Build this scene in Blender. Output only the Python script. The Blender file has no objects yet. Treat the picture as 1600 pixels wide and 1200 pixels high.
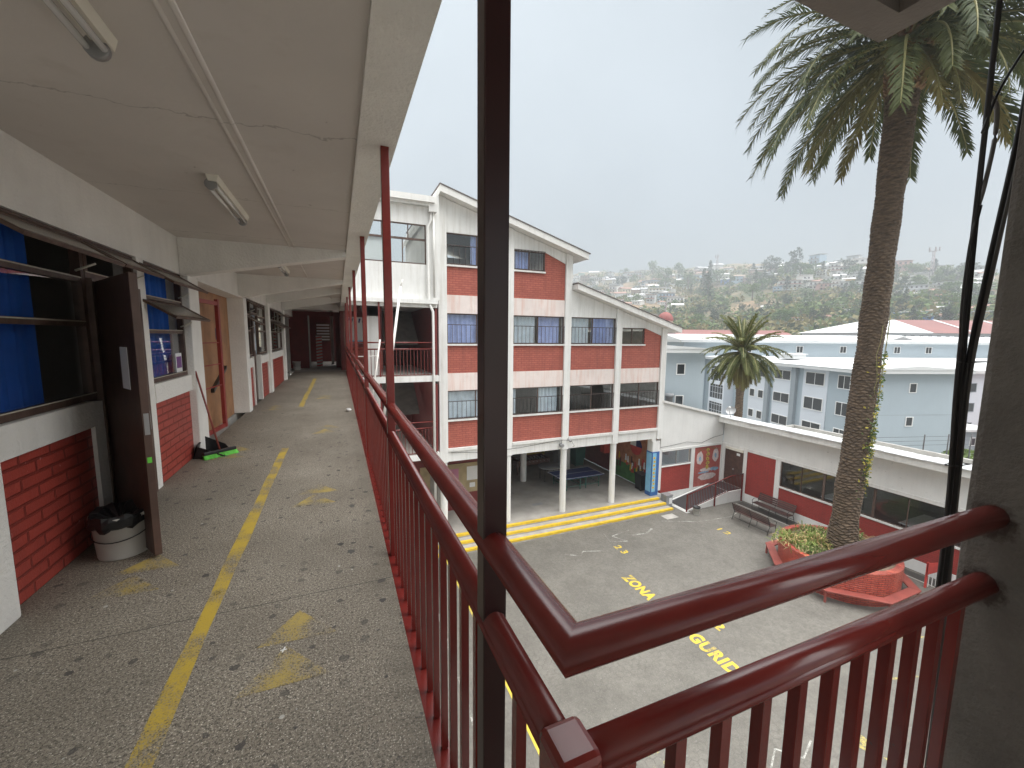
import bpy, math, random
from math import sin, cos, pi, radians, sqrt, atan2, tan, exp, hypot
from mathutils import Vector, Matrix, noise as mnoise

random.seed(7)
D = bpy.data
scene = bpy.context.scene
COL = scene.collection

# ------------------------------------------------------------------ camera
F_PX = 640.0
cam_d = D.cameras.new('camera')
cam_d.sensor_fit = 'HORIZONTAL'; cam_d.sensor_width = 36.0
cam_d.lens = 36.0 * F_PX / 1600.0
cam_d.clip_start = 0.05; cam_d.clip_end = 6000
cam = D.objects.new('camera', cam_d); COL.objects.link(cam)
_y, _p, _r = radians(23.0), radians(-6.6), radians(0.55)
fw = Vector((sin(_y)*cos(_p), cos(_y)*cos(_p), sin(_p)))
rt = Vector((cos(_y), -sin(_y), 0)); up = rt.cross(fw)
r2 = rt*cos(_r) + up*sin(_r); u2 = -rt*sin(_r) + up*cos(_r)
m = Matrix((r2, u2, -fw)).transposed().to_4x4(); m.translation = Vector((0, 0, 1.6))
cam.matrix_world = m
scene.camera = cam

# ------------------------------------------------------------------ world and light
SUN_EL, SUN_AZ = radians(42), radians(127)      # azimuth measured clockwise from +Y
wd = D.worlds.new('World'); scene.world = wd; wd.use_nodes = True
nt = wd.node_tree; nt.nodes.clear()
out = nt.nodes.new('ShaderNodeOutputWorld')
sky = nt.nodes.new('ShaderNodeTexSky'); sky.sky_type = 'NISHITA'; sky.sun_disc = False
sky.sun_elevation = SUN_EL; sky.sun_rotation = SUN_AZ
bg1 = nt.nodes.new('ShaderNodeBackground'); bg1.inputs['Strength'].default_value = 0.012
nt.links.new(sky.outputs[0], bg1.inputs['Color'])
tc = nt.nodes.new('ShaderNodeTexCoord')
sep = nt.nodes.new('ShaderNodeSeparateXYZ'); nt.links.new(tc.outputs['Generated'], sep.inputs[0])
ramp = nt.nodes.new('ShaderNodeValToRGB')
ramp.color_ramp.elements[0].position = 0.0; ramp.color_ramp.elements[0].color = (0.056, 0.062, 0.066, 1)
ramp.color_ramp.elements[1].position = 0.95; ramp.color_ramp.elements[1].color = (1.0, 1.0, 0.99, 1)
e = ramp.color_ramp.elements.new(0.30); e.color = (0.067, 0.074, 0.079, 1)
e = ramp.color_ramp.elements.new(0.60); e.color = (0.081, 0.089, 0.094, 1)
nt.links.new(sep.outputs[2], ramp.inputs[0])
nz = nt.nodes.new('ShaderNodeTexNoise'); nz.inputs['Scale'].default_value = 1.6
nz.inputs['Detail'].default_value = 3.0; nz.inputs['Roughness'].default_value = 0.45
nt.links.new(tc.outputs['Generated'], nz.inputs['Vector'])
mr = nt.nodes.new('ShaderNodeMapRange'); mr.inputs['From Min'].default_value = 0.3; mr.inputs['From Max'].default_value = 0.7
mr.inputs['To Min'].default_value = 0.82; mr.inputs['To Max'].default_value = 1.16
nt.links.new(nz.outputs[0], mr.inputs[0])
mul = nt.nodes.new('ShaderNodeVectorMath'); mul.operation = 'SCALE'
nt.links.new(ramp.outputs[0], mul.inputs[0]); nt.links.new(mr.outputs[0], mul.inputs['Scale'])
bg2 = nt.nodes.new('ShaderNodeBackground'); bg2.inputs['Strength'].default_value = 4.2
nt.links.new(mul.outputs[0], bg2.inputs['Color'])
add = nt.nodes.new('ShaderNodeAddShader')
nt.links.new(bg1.outputs[0], add.inputs[0]); nt.links.new(bg2.outputs[0], add.inputs[1])
nt.links.new(add.outputs[0], out.inputs['Surface'])

sun_d = D.lights.new('sun', 'SUN'); sun_d.energy = 1.5; sun_d.angle = radians(60); sun_d.color = (1.0, 0.975, 0.94)
sun = D.objects.new('sun', sun_d); COL.objects.link(sun)
sdir = Vector((sin(SUN_AZ)*cos(SUN_EL), cos(SUN_AZ)*cos(SUN_EL), sin(SUN_EL)))
sun.rotation_euler = sdir.to_track_quat('Z', 'Y').to_euler()
sun.location = (0, 0, 60)

vs = scene.view_settings
vs.view_transform = 'Standard'; vs.look = 'None'; vs.gamma = 1; vs.exposure = 1.0
try:
    vs.use_curve_mapping = False
except Exception:
    pass
scene.cycles.diffuse_bounces = 5
scene.cycles.volume_bounces = 2
scene.cycles.max_bounces = 12
scene.cycles.transparent_max_bounces = 24

# ------------------------------------------------------------------ materials
def newmat(name):
    m = D.materials.new(name); m.use_nodes = True
    n = m.node_tree; n.nodes.clear()
    o = n.nodes.new('ShaderNodeOutputMaterial'); b = n.nodes.new('ShaderNodeBsdfPrincipled')
    n.links.new(b.outputs[0], o.inputs['Surface'])
    return m, n, b, o

def N(n, t, **kw):
    x = n.nodes.new('ShaderNode' + t)
    for k, v in kw.items():
        if k.startswith('i_'):
            x.inputs[k[2:].replace('_', ' ')].default_value = v
        else:
            setattr(x, k, v)
    return x

def L(n, a, b): n.links.new(a, b)

def posvec(n, scale=(1, 1, 1), obj=False):
    if obj:
        g = N(n, 'TexCoord').outputs['Object']
    else:
        g = N(n, 'NewGeometry').outputs['Position']
    mp = N(n, 'Mapping'); mp.inputs['Scale'].default_value = scale
    L(n, g, mp.inputs['Vector']); return mp.outputs[0]

def mixc(n, fac, a, b, mode='MIX'):
    x = N(n, 'Mix', data_type='RGBA', blend_type=mode)
    for i, v in ((0, fac), (6, a), (7, b)):
        if isinstance(v, (int, float)): x.inputs[i].default_value = v
        elif isinstance(v, tuple): x.inputs[i].default_value = (*v[:3], 1)
        else: L(n, v, x.inputs[i])
    return x.outputs[2]

def noise(n, vec, scale, detail=4, rough=.55, out=0):
    x = N(n, 'TexNoise'); x.inputs['Scale'].default_value = scale; x.inputs['Detail'].default_value = detail
    x.inputs['Roughness'].default_value = rough; L(n, vec, x.inputs['Vector']); return x.outputs[out]

def rng(n, v, a, b, c=0., d=1.):
    x = N(n, 'MapRange'); L(n, v, x.inputs[0])
    for i, q in zip(('From Min', 'From Max', 'To Min', 'To Max'), (a, b, c, d)): x.inputs[i].default_value = q
    return x.outputs[0]

def math_(n, op, a, b=0.):
    x = N(n, 'Math', operation=op)
    for i, v in ((0, a), (1, b)):
        if isinstance(v, (int, float)): x.inputs[i].default_value = v
        else: L(n, v, x.inputs[i])
    return x.outputs[0]

def bump(n, b, h, strength=.3, dist=.01):
    x = N(n, 'Bump'); x.inputs['Strength'].default_value = strength; x.inputs['Distance'].default_value = dist
    L(n, h, x.inputs['Height']); L(n, x.outputs[0], b.inputs['Normal'])

def plain(name, col, rough=.6, metal=0., var=.12, scale=3., bmp=0., bscale=60., obj=False, streak=0., streakcol=(.35, .3, .25), spots=0., spec=.5):
    m, n, b, o = newmat(name)
    v = posvec(n, obj=obj)
    c = mixc(n, rng(n, noise(n, v, scale, 6), .3, .7), tuple(x*(1-var) for x in col), tuple(min(1, x*(1+var)) for x in col))
    if streak:
        c = mixc(n, rng(n, noise(n, v, 2.6, 7, .72), .52, .70, 0, streak*.6), c, tuple(x*.72 for x in col))
        v2 = posvec(n, (7, 7, .5), obj)
        f = rng(n, noise(n, v2, 1.0, 5, .6), .48, .75, 0, streak)
        c = mixc(n, f, c, streakcol)
    if spots:
        f = rng(n, noise(n, v, 9, 3, .5), .66, .74, 0, spots)
        c = mixc(n, f, c, tuple(x*.45 for x in col))
    L(n, c, b.inputs['Base Color'])
    b.inputs['Roughness'].default_value = rough; b.inputs['Metallic'].default_value = metal
    b.inputs['Specular IOR Level'].default_value = spec
    if bmp: bump(n, b, noise(n, v, bscale, 4), bmp, .01)
    return m

def brickmat(name, axis, c1, c2, w=.29, h=.08, mortar=.012, rough=.55, bstr=.8, stain=.15, dirt=(.12, .03, .025), mcol=None, thin=.0):
    m, n, b, o = newmat(name)
    g = N(n, 'NewGeometry').outputs['Position']; s = N(n, 'SeparateXYZ'); L(n, g, s.inputs[0])
    cb = N(n, 'CombineXYZ'); L(n, s.outputs[0 if axis == 'x' else 1], cb.inputs[0]); L(n, s.outputs[2], cb.inputs[1])
    # slight wobble so that no course is ruler straight
    nv = noise(n, g, 3.0, 2, .5, 1)
    wob = N(n, 'VectorMath', operation='SCALE'); L(n, nv, wob.inputs[0]); wob.inputs['Scale'].default_value = .012
    ad = N(n, 'VectorMath', operation='ADD'); L(n, cb.outputs[0], ad.inputs[0]); L(n, wob.outputs[0], ad.inputs[1])
    t = N(n, 'TexBrick'); L(n, ad.outputs[0], t.inputs['Vector'])
    t.inputs['Color1'].default_value = (*c1, 1); t.inputs['Color2'].default_value = (*c2, 1)
    t.inputs['Mortar'].default_value = (*(mcol or tuple(x*.5 for x in c1)), 1)
    t.inputs['Scale'].default_value = 1; t.inputs['Mortar Size'].default_value = mortar
    t.inputs['Mortar Smooth'].default_value = .4; t.inputs['Brick Width'].default_value = w; t.inputs['Row Height'].default_value = h
    t.offset = .5
    c = mixc(n, rng(n, noise(n, g, 1.6, 6, .6), .35, .75, 0, .55), t.outputs[0], tuple(x*.72 for x in c1))
    v2 = N(n, 'Mapping'); v2.inputs['Scale'].default_value = (4, 4, .6); L(n, g, v2.inputs['Vector'])
    c = mixc(n, rng(n, noise(n, v2.outputs[0], 1.2, 5, .6), .5, .72, 0, stain), c, dirt)
    c = mixc(n, rng(n, noise(n, g, 22, 2, .5), .72, .78, 0, .5), c, tuple(min(1, x+.25) for x in c1))
    L(n, c, b.inputs['Base Color']); b.inputs['Roughness'].default_value = rough
    h1 = math_(n, 'SUBTRACT', 1.0, t.outputs[1])
    h2 = math_(n, 'ADD', h1, math_(n, 'MULTIPLY', noise(n, g, 70, 3), .25))
    bump(n, b, h2, bstr, .012)
    return m

M = {}
M['stucco'] = plain('white stucco', (.66, .64, .60), .85, var=.06, scale=1.5, bmp=.75, bscale=55, streak=.22, streakcol=(.36, .33, .28), spots=.25)
M['stucco_in'] = plain('white rough plaster', (.74, .72, .68), .9, var=.07, scale=2, bmp=.9, bscale=45, streak=.12, streakcol=(.36, .33, .29))
M['white_wall'] = plain('dirty white wall', (.74, .735, .71), .85, var=.06, scale=.8, bmp=.3, bscale=30, streak=.42, streakcol=(.42, .39, .33), spots=.1)
M['white_spot'] = plain('white wall with mould spots', (.72, .715, .69), .85, var=.05, scale=1, bmp=.3, bscale=30, streak=.12, streakcol=(.40, .37, .33), spots=.45)
M['band'] = plain('pink stained band', (.73, .64, .60), .85, var=.06, scale=1.2, bmp=.2, streak=.6, streakcol=(.62, .36, .28))
M['ceiling'] = plain('ceiling paint', (.50, .465, .43), .9, var=.06, scale=.9, bmp=.15, bscale=20, streak=.0, spots=.06)
M['fascia'] = plain('fascia paint', (.70, .69, .66), .7, var=.08, scale=2, streak=.25, streakcol=(.3, .27, .24))
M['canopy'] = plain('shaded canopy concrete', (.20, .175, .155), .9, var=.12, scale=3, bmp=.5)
M['gatepaint'] = plain('red gate paint', (.27, .035, .03), .45, var=.15)
M['stairgrey'] = plain('stair soffit darkened as shade', (.17, .155, .14), .9, var=.2)  # dark grey puts the gloom of the recessed stairwell into the colour
M['mustard'] = plain('mustard mural paint', (.50, .36, .08), .7, var=.3, scale=8)
M['olive_p'] = plain('olive mural paint', (.22, .16, .07), .7, var=.3, scale=8)
M['muralwhite'] = plain('pink white mural paint', (.62, .52, .50), .7, var=.18, scale=6, spots=.3)
M['muralblue'] = plain('dull blue mural paint', (.26, .38, .50), .7, var=.25, scale=6)
M['cream'] = plain('cream paint', (.70, .67, .58), .5, var=.06)
M['tube'] = plain('tube glass', (.72, .72, .70), .15, var=.03)
M['greymetal'] = plain('grey metal', (.30, .30, .30), .45, .4)
M['dark'] = plain('dark interior', (.06, .045, .04), .8)
M['room'] = plain('room wall', (.32, .31, .29), .9)
M['maroon_wall'] = plain('maroon wall', (.17, .025, .022), .55, var=.15)
M['asphalt_roof'] = plain('roof edge', (.12, .10, .095), .8)
M['brown'] = plain('brown painted wood', (.075, .04, .03), .42, var=.3, scale=6, bmp=.1, streak=.3, streakcol=(.14, .09, .065))
M['brownframe'] = plain('brown window frame', (.085, .05, .038), .5, var=.3, scale=10, bmp=.2, streak=.35, streakcol=(.24, .2, .16))
M['putty'] = plain('window putty', (.42, .38, .31), .7, var=.2)
M['ochre'] = plain('ochre plywood', (.34, .17, .08), .6, var=.25, scale=3, streak=.4, streakcol=(.16, .075, .03), spots=.5)
M['black'] = plain('black plastic', (.012, .012, .013), .35)
M['bucket'] = plain('white plastic', (.52, .50, .46), .45, var=.08)
M['green'] = plain('green bristles', (.12, .55, .05), .6)
M['blue'] = plain('blue curtain', (.02, .13, .55), .8, var=.2)
M['lightcurtain'] = plain('pale curtain', (.66, .72, .80), .8, var=.12)
M['bluecurtain'] = plain('faded blue curtain', (.42, .49, .85), .8, var=.25, scale=2)
M['paper'] = plain('paper', (.75, .75, .74), .7, var=.03)
M['purple'] = plain('purple print', (.16, .05, .22), .5)
M['navy'] = plain('navy sign', (.012, .02, .12), .45)
M['yellow'] = plain('yellow paint', (.66, .44, .03), .6, var=.15, scale=5, spots=.4)
M['concrete'] = plain('concrete', (.36, .34, .31), .85, var=.18, scale=2, bmp=.3)
M['pavilion'] = plain('smooth worn concrete', (.33, .31, .28), .6, var=.22, scale=1.1, bmp=.08, spots=.15)
M['pipe'] = plain('white pvc', (.66, .65, .62), .45, var=.05, streak=.25, streakcol=(.4, .36, .3))
M['ivory'] = plain('white pole', (.68, .66, .62), .5)
M['darkbars'] = plain('window bars', (.06, .04, .035), .5)
M['benchiron'] = plain('bench iron', (.03, .028, .028), .4)
M['benchwood'] = plain('bench slats', (.07, .035, .03), .5, var=.4)
M['ttblue'] = plain('table tennis blue', (.015, .035, .16), .35)
M['wood'] = plain('dark wood', (.10, .04, .025), .5, var=.3)
M['seatred'] = plain('worn red seat', (.24, .055, .042), .5, var=.2, scale=2, spots=.6)
M['planter'] = brickmat('red planter brick', 'x', (.52, .095, .055), (.46, .08, .045), .26, .075, .012, .4, 1.2, .2)
M['soil'] = plain('soil', (.14, .10, .07), .95, var=.4, scale=8, bmp=.8, bscale=14)
M['ramp'] = plain('black rubber ramp', (.035, .035, .037), .55)
M['blackstrip'] = plain('dark gutter', (.05, .045, .04), .7)
M['greybin'] = plain('grey bin', (.26, .27, .28), .5)
M['bluepaint'] = plain('blue paint', (.04, .13, .36), .5)
M['skyblue'] = plain('light blue paint', (.22, .48, .68), .6)
M['grass_p'] = plain('green mural paint', (.06, .20, .05), .6, var=.3)
M['orange_p'] = plain('orange mural paint', (.42, .17, .08), .6, var=.25)
M['red_p'] = plain('red paint flat', (.50, .05, .04), .5, var=.2)
M['teal'] = plain('teal bin', (.03, .12, .09), .45)
M['tanboard'] = plain('cork board', (.42, .33, .19), .8, var=.15)
M['pink'] = plain('pink print', (.5, .2, .3), .7)
M['roofw'] = plain('white metal roof', (.60, .61, .61), .45, var=.05, scale=.3, streak=.15, streakcol=(.5, .48, .45))
M['grayblue'] = plain('grey blue wall', (.36, .42, .46), .8, var=.04, scale=.3, streak=.06, streakcol=(.2, .22, .24))
M['grayblue2'] = plain('mid grey wall', (.28, .315, .34), .8, var=.04, scale=.3)
M['palewall'] = plain('pale grey wall', (.60, .635, .68), .8, var=.04, scale=.3)
M['winglass_d'] = plain('dark window glass', (.035, .04, .045), .12, var=.3, scale=.4)
M['redroof'] = plain('red sheet roof', (.19, .065, .055), .6, var=.15, scale=.15)
M['pinkwall'] = plain('peach wall', (.62, .46, .38), .8)
M['terracotta'] = plain('church dome', (.22, .045, .035), .6)
M['bark'] = plain('tree bark', (.16, .12, .09), .9, var=.3, scale=3)
M['steel'] = plain('steel mast', (.30, .26, .27), .6)
M['cable'] = plain('cable', (.018, .017, .017), .45)
M['clearcable'] = plain('grey cable', (.20, .19, .18), .35)
M['concrete_edge'] = plain('slab edge', (.5, .48, .44), .9, var=.2, bmp=.8, bscale=25, spots=.4)
M['chalk'] = plain('white worn paint', (.55, .55, .52), .8, var=.2)
M['bed'] = plain('garden rock', (.35, .28, .2), .9, var=.3, bmp=.6, bscale=2)

m, n, b, o = newmat('ceiling paint cracked'); M['ceiling'] = m
g = posvec(n); s_ = N(n, 'SeparateXYZ'); L(n, g, s_.inputs[0])
c = mixc(n, rng(n, noise(n, g, .9, 6), .3, .7), (.53, .495, .46), (.61, .57, .53))
c = mixc(n, rng(n, noise(n, g, 3.5, 6, .7), .56, .72, 0, .22), c, (.36, .31, .25))
cy = math_(n, 'ADD', s_.outputs[1], math_(n, 'MULTIPLY', noise(n, g, 1.2, 6, .65), .5))
for y0, st in ((3.05, .5), (4.6, .4), (6.2, .5), (8.4, .4), (1.4, .3)):
    j = rng(n, math_(n, 'ABSOLUTE', math_(n, 'SUBTRACT', cy, y0)), .002, .007, st, 0)
    c = mixc(n, j, c, (.20, .18, .16))
c = mixc(n, rng(n, noise(n, g, 14, 2, .5), .76, .79, 0, .7), c, (.16, .13, .10))
L(n, c, b.inputs['Base Color']); b.inputs['Roughness'].default_value = .9
bump(n, b, noise(n, g, 22, 4), .2, .008)

# maroon gloss paint of the railing
m, n, b, o = newmat('maroon gloss paint'); M['rail'] = m
v = posvec(n)
c = mixc(n, rng(n, noise(n, v, 5, 5), .3, .7), (.115, .013, .011), (.165, .021, .016))
c = mixc(n, rng(n, noise(n, v, 26, 3, .6), .73, .77, 0, .7), c, (.05, .035, .032))
c = mixc(n, rng(n, noise(n, v, 17, 5, .75), .735, .745, 0, .8), c, (.30, .27, .24))
L(n, c, b.inputs['Base Color'])
b.inputs['Roughness'].default_value = .27
b.inputs['Coat Weight'].default_value = .2; b.inputs['Coat Roughness'].default_value = .15
bump(n, b, noise(n, v, 70, 2), .05, .002)
M['post_shade'] = plain('maroon post paint darkened as shade', (.026, .008, .008), .32, var=.2, scale=3)  # rail paint darkened for the near post, its backlit shade put into the colour

M['brick_l'] = brickmat('red painted brick', 'y', (.40, .062, .045), (.35, .055, .040), .29, .081, .011, .5, .9, .25)
M['brick_f'] = brickmat('facade brick', 'x', (.44, .12, .082), (.36, .092, .063), .28, .10, .014, .7, .6, .55, (.22, .06, .045), (.25, .055, .04))
M['brick_c'] = brickmat('deep red brick', 'y', (.38, .045, .035), (.32, .04, .03), .28, .085, .011, .5, .9, .3, (.16, .03, .025))
M['brick_cx'] = brickmat('deep red brick front', 'x', (.40, .055, .042), (.34, .045, .035), .28, .085, .011, .5, .9, .3, (.16, .03, .025))

M['brick_m'] = brickmat('mural brick', 'x', (.48, .11, .09), (.42, .09, .075), .28, .085, .010, .6, .6, .4, (.55, .25, .22))

def glassmat(name, tint=(.75, .8, .8), refl=1.0, rough=.02):
    m, n, b, o = newmat(name); n.nodes.remove(b)
    t = N(n, 'BsdfTransparent'); t.inputs[0].default_value = (*tint, 1)
    g = N(n, 'BsdfGlossy'); g.inputs[0].default_value = (refl, refl, refl, 1); g.inputs['Roughness'].default_value = rough
    v = posvec(n); bp = N(n, 'Bump'); bp.inputs['Strength'].default_value = .04; bp.inputs['Distance'].default_value = .02
    L(n, noise(n, v, 2.2, 2), bp.inputs['Height']); L(n, bp.outputs[0], g.inputs['Normal'])
    lw2 = N(n, 'LayerWeight'); lw2.inputs[0].default_value = .5
    fz = math_(n, 'ADD', math_(n, 'MULTIPLY', math_(n, 'POWER', lw2.outputs['Facing'], 4.0), .80), .05)
    x = N(n, 'MixShader'); L(n, fz, x.inputs[0]); L(n, t.outputs[0], x.inputs[1]); L(n, g.outputs[0], x.inputs[2])
    L(n, x.outputs[0], o.inputs['Surface']); return m
M['glass'] = glassmat('window glass', (.90, .92, .92))
M['glass_dirty'] = plain('dusty sash glass', (.20, .17, .14), .25, var=.25, scale=3)
M['glassf'] = glassmat('facade glass', (.92, .94, .94))

# corridor floor: terrazzo-like grit with dark gum marks; shared with the worn paint
def floor_color(n):
    g = N(n, 'NewGeometry').outputs['Position']
    c = mixc(n, rng(n, noise(n, g, 1.3, 5, .6), .3, .7), (.245, .210, .162), (.345, .305, .245))
    c = mixc(n, rng(n, noise(n, g, 75, 4, .95), .44, .52), mixc(n, .90, c, (.035, .029, .022)), c)
    c = mixc(n, rng(n, noise(n, g, 130, 2, .6), .60, .66, 0, .9), c, (.80, .74, .64))
    sx_ = N(n, 'SeparateXYZ'); L(n, g, sx_.inputs[0])
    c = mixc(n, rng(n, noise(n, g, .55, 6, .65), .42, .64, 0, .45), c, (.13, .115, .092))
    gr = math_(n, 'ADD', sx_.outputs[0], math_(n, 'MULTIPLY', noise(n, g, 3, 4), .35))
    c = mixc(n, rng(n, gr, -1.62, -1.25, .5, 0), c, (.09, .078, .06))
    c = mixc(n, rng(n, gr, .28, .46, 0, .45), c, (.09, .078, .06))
    # gum marks
    vo = N(n, 'TexVoronoi', voronoi_dimensions='2D'); vo.inputs['Scale'].default_value = 8.5
    wv = N(n, 'VectorMath', operation='SCALE'); L(n, noise(n, g, 16, 3, .6, 1), wv.inputs[0]); wv.inputs['Scale'].default_value = .055
    gw = N(n, 'VectorMath', operation='ADD'); L(n, g, gw.inputs[0]); L(n, wv.outputs[0], gw.inputs[1]); L(n, gw.outputs[0], vo.inputs['Vector'])
    nn = noise(n, g, 34, 3, .7)
    d = math_(n, 'ADD', vo.outputs['Distance'], math_(n, 'MULTIPLY', nn, .22))
    sp = N(n, 'SeparateColor'); L(n, vo.outputs['Color'], sp.inputs[0])
    thr = rng(n, sp.outputs[0], .1, 1., .03, .29)
    f = math_(n, 'LESS_THAN', d, math_(n, 'ADD', thr, .03))
    c = mixc(n, math_(n, 'MULTIPLY', math_(n, 'MULTIPLY', f, sp.outputs[1]), .95), c, (.045, .042, .04))
    vo = N(n, 'TexVoronoi', voronoi_dimensions='2D'); vo.inputs['Scale'].default_value = 2.3
    mp = N(n, 'Mapping'); mp.inputs['Location'].default_value = (3.1, 7.7, 0); L(n, g, mp.inputs['Vector']); gw = N(n, 'VectorMath', operation='ADD'); L(n, mp.outputs[0], gw.inputs[0]); L(n, wv.outputs[0], gw.inputs[1]); L(n, gw.outputs[0], vo.inputs['Vector'])
    d = math_(n, 'ADD', vo.outputs['Distance'], math_(n, 'MULTIPLY', nn, .16))
    sp = N(n, 'SeparateColor'); L(n, vo.outputs['Color'], sp.inputs[0])
    f = math_(n, 'LESS_THAN', d, rng(n, sp.outputs[1], .55, 1., .0, .16))
    c = mixc(n, math_(n, 'MULTIPLY', f, .8), c, (.05, .05, .052))
    vo = N(n, 'TexVoronoi', voronoi_dimensions='2D'); vo.inputs['Scale'].default_value = 4.3; L(n, g, vo.inputs['Vector'])
    sp = N(n, 'SeparateColor'); L(n, vo.outputs['Color'], sp.inputs[0])
    d = math_(n, 'ADD', vo.outputs['Distance'], math_(n, 'MULTIPLY', nn, .05))
    f = math_(n, 'LESS_THAN', d, rng(n, sp.outputs[2], .7, 1., .0, .07))
    c = mixc(n, math_(n, 'MULTIPLY', f, .7), c, (.55, .54, .5))
    # construction joint across the walkway
    s = N(n, 'SeparateXYZ'); L(n, g, s.inputs[0])
    jy = math_(n, 'ADD', s.outputs[1], math_(n, 'MULTIPLY', noise(n, g, 3, 3), .03))
    for y0 in (2.685, 9.6, 14.4):
        j = math_(n, 'LESS_THAN', math_(n, 'ABSOLUTE', math_(n, 'SUBTRACT', jy, y0)), .0035)
        c = mixc(n, math_(n, 'MULTIPLY', j, .8), c, (.03, .028, .025))
    return g, c
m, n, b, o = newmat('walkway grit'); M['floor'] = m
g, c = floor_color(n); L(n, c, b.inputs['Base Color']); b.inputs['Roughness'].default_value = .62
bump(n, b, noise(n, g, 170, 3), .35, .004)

def wornpaint(name, col, thr, base='floor'):
    m, n, b, o = newmat(name)
    if base == 'floor': g, c = floor_color(n)
    else: g, c = court_color(n)
    f = rng(n, math_(n, 'ADD', noise(n, g, 130 if base == 'floor' else 30, 3, .8), math_(n, 'MULTIPLY', noise(n, g, 5 if base == 'floor' else 2.2, 4), .9)), thr-.1, thr+.1)
    c = mixc(n, f, c, col); L(n, c, b.inputs['Base Color']); b.inputs['Roughness'].default_value = .6
    bump(n, b, noise(n, g, 170 if base == 'floor' else 30, 3), .3, .004)
    return m

def court_color(n, want_h=False):
    g = N(n, 'NewGeometry').outputs['Position']
    mp = N(n, 'Mapping'); mp.inputs['Scale'].default_value = (4.6, 4.6, 0); mp.inputs['Rotation'].default_value = (0, 0, .25); L(n, g, mp.inputs['Vector'])
    def vm(op, a, b_=None):
        x = N(n, 'VectorMath', operation=op); L(n, a, x.inputs[0])
        if b_ is not None:
            if isinstance(b_, tuple): x.inputs[1].default_value = b_
            else: L(n, b_, x.inputs[1])
        return x
    r = (1., 1.7320508, 1.); hh = (.5, .8660254, 0.)
    a = vm('SUBTRACT', vm('MODULO', vm('ADD', mp.outputs[0], (400., 346.41016, 0)).outputs[0], r).outputs[0], hh).outputs[0]
    bb = vm('SUBTRACT', vm('MODULO', vm('ADD', mp.outputs[0], (400.5, 346.41016+.8660254, 0)).outputs[0], r).outputs[0], hh).outputs[0]
    la = vm('LENGTH', a).outputs['Value']; lb = vm('LENGTH', bb).outputs['Value']
    mx = N(n, 'Mix', data_type='VECTOR'); L(n, math_(n, 'LESS_THAN', lb, la), mx.inputs[0]); L(n, a, mx.inputs[4]); L(n, bb, mx.inputs[5])
    ab = vm('ABSOLUTE', mx.outputs[1]).outputs[0]
    d1 = vm('DOT_PRODUCT', ab, (.5, .8660254, 0)).outputs['Value']
    sx = N(n, 'SeparateXYZ'); L(n, ab, sx.inputs[0])
    ed = math_(n, 'MAXIMUM', d1, sx.outputs[0])
    joint = rng(n, ed, .44, .49)
    wear = rng(n, noise(n, g, .45, 4, .6), .38, .62, .15, 1.)
    c = mixc(n, rng(n, noise(n, g, .8, 6, .65), .3, .7), (.092, .085, .071), (.165, .154, .132))
    cellid = vm('SUBTRACT', mp.outputs[0], mx.outputs[1]).outputs[0]
    wn = N(n, 'TexWhiteNoise'); L(n, vm('SNAP', vm('ADD', cellid, (.01, .01, 0)).outputs[0], (.5, .5, 1)).outputs[0], wn.inputs['Vector'])
    c = mixc(n, rng(n, wn.outputs['Value'], 0, 1, 0, .28), c, (.15, .14, .125))
    c = mixc(n, math_(n, 'MULTIPLY', math_(n, 'MULTIPLY', joint, wear), .6), c, (.085, .08, .07))
    c = mixc(n, rng(n, noise(n, g, 48, 4, .8), .50, .72, 0, .6), c, (.27, .25, .22))
    c = mixc(n, rng(n, noise(n, g, 9, 5, .8), .45, .62, 0, .5), c, (.075, .068, .058))
    c = mixc(n, rng(n, noise(n, g, 26, 2, .5), .74, .78, 0, .6), c, (.6, .58, .54))
    if want_h: return g, c, math_(n, 'MULTIPLY', joint, wear)
    return g, c
m, n, b, o = newmat('hexagon pavers'); M['court'] = m
g, c, hgt = court_color(n, True); L(n, c, b.inputs['Base Color']); b.inputs['Roughness'].default_value = .75
bump(n, b, math_(n, 'SUBTRACT', math_(n, 'MULTIPLY', noise(n, g, 40, 3), .3), hgt), .6, .01)

M['fyellow'] = wornpaint('worn yellow floor line', (.50, .35, .045), .90)
M['fyellow2'] = wornpaint('faded yellow arrow', (.42, .31, .08), 1.0)
M['cyellow'] = wornpaint('worn yellow court paint', (.56, .41, .04), .84, 'court')
M['cyellow2'] = wornpaint('faint yellow court paint', (.48, .38, .08), 1.02, 'court')
M['cwhite'] = wornpaint('faint white court paint', (.46, .46, .42), 1.02, 'court')

# hill
m, n, b, o = newmat('hillside'); M['hill'] = m
g = N(n, 'NewGeometry').outputs['Position']
c = mixc(n, rng(n, noise(n, g, .02, 6, .65), .38, .62), (.075, .085, .036), (.27, .175, .10))
c = mixc(n, rng(n, noise(n, g, .12, 5, .7), .45, .65, 0, .8), c, (.045, .06, .03))
L(n, c, b.inputs['Base Color']); b.inputs['Roughness'].default_value = .95
M['ground'] = plain('town ground', (.20, .19, .17), .9, var=.25, scale=.05)

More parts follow.
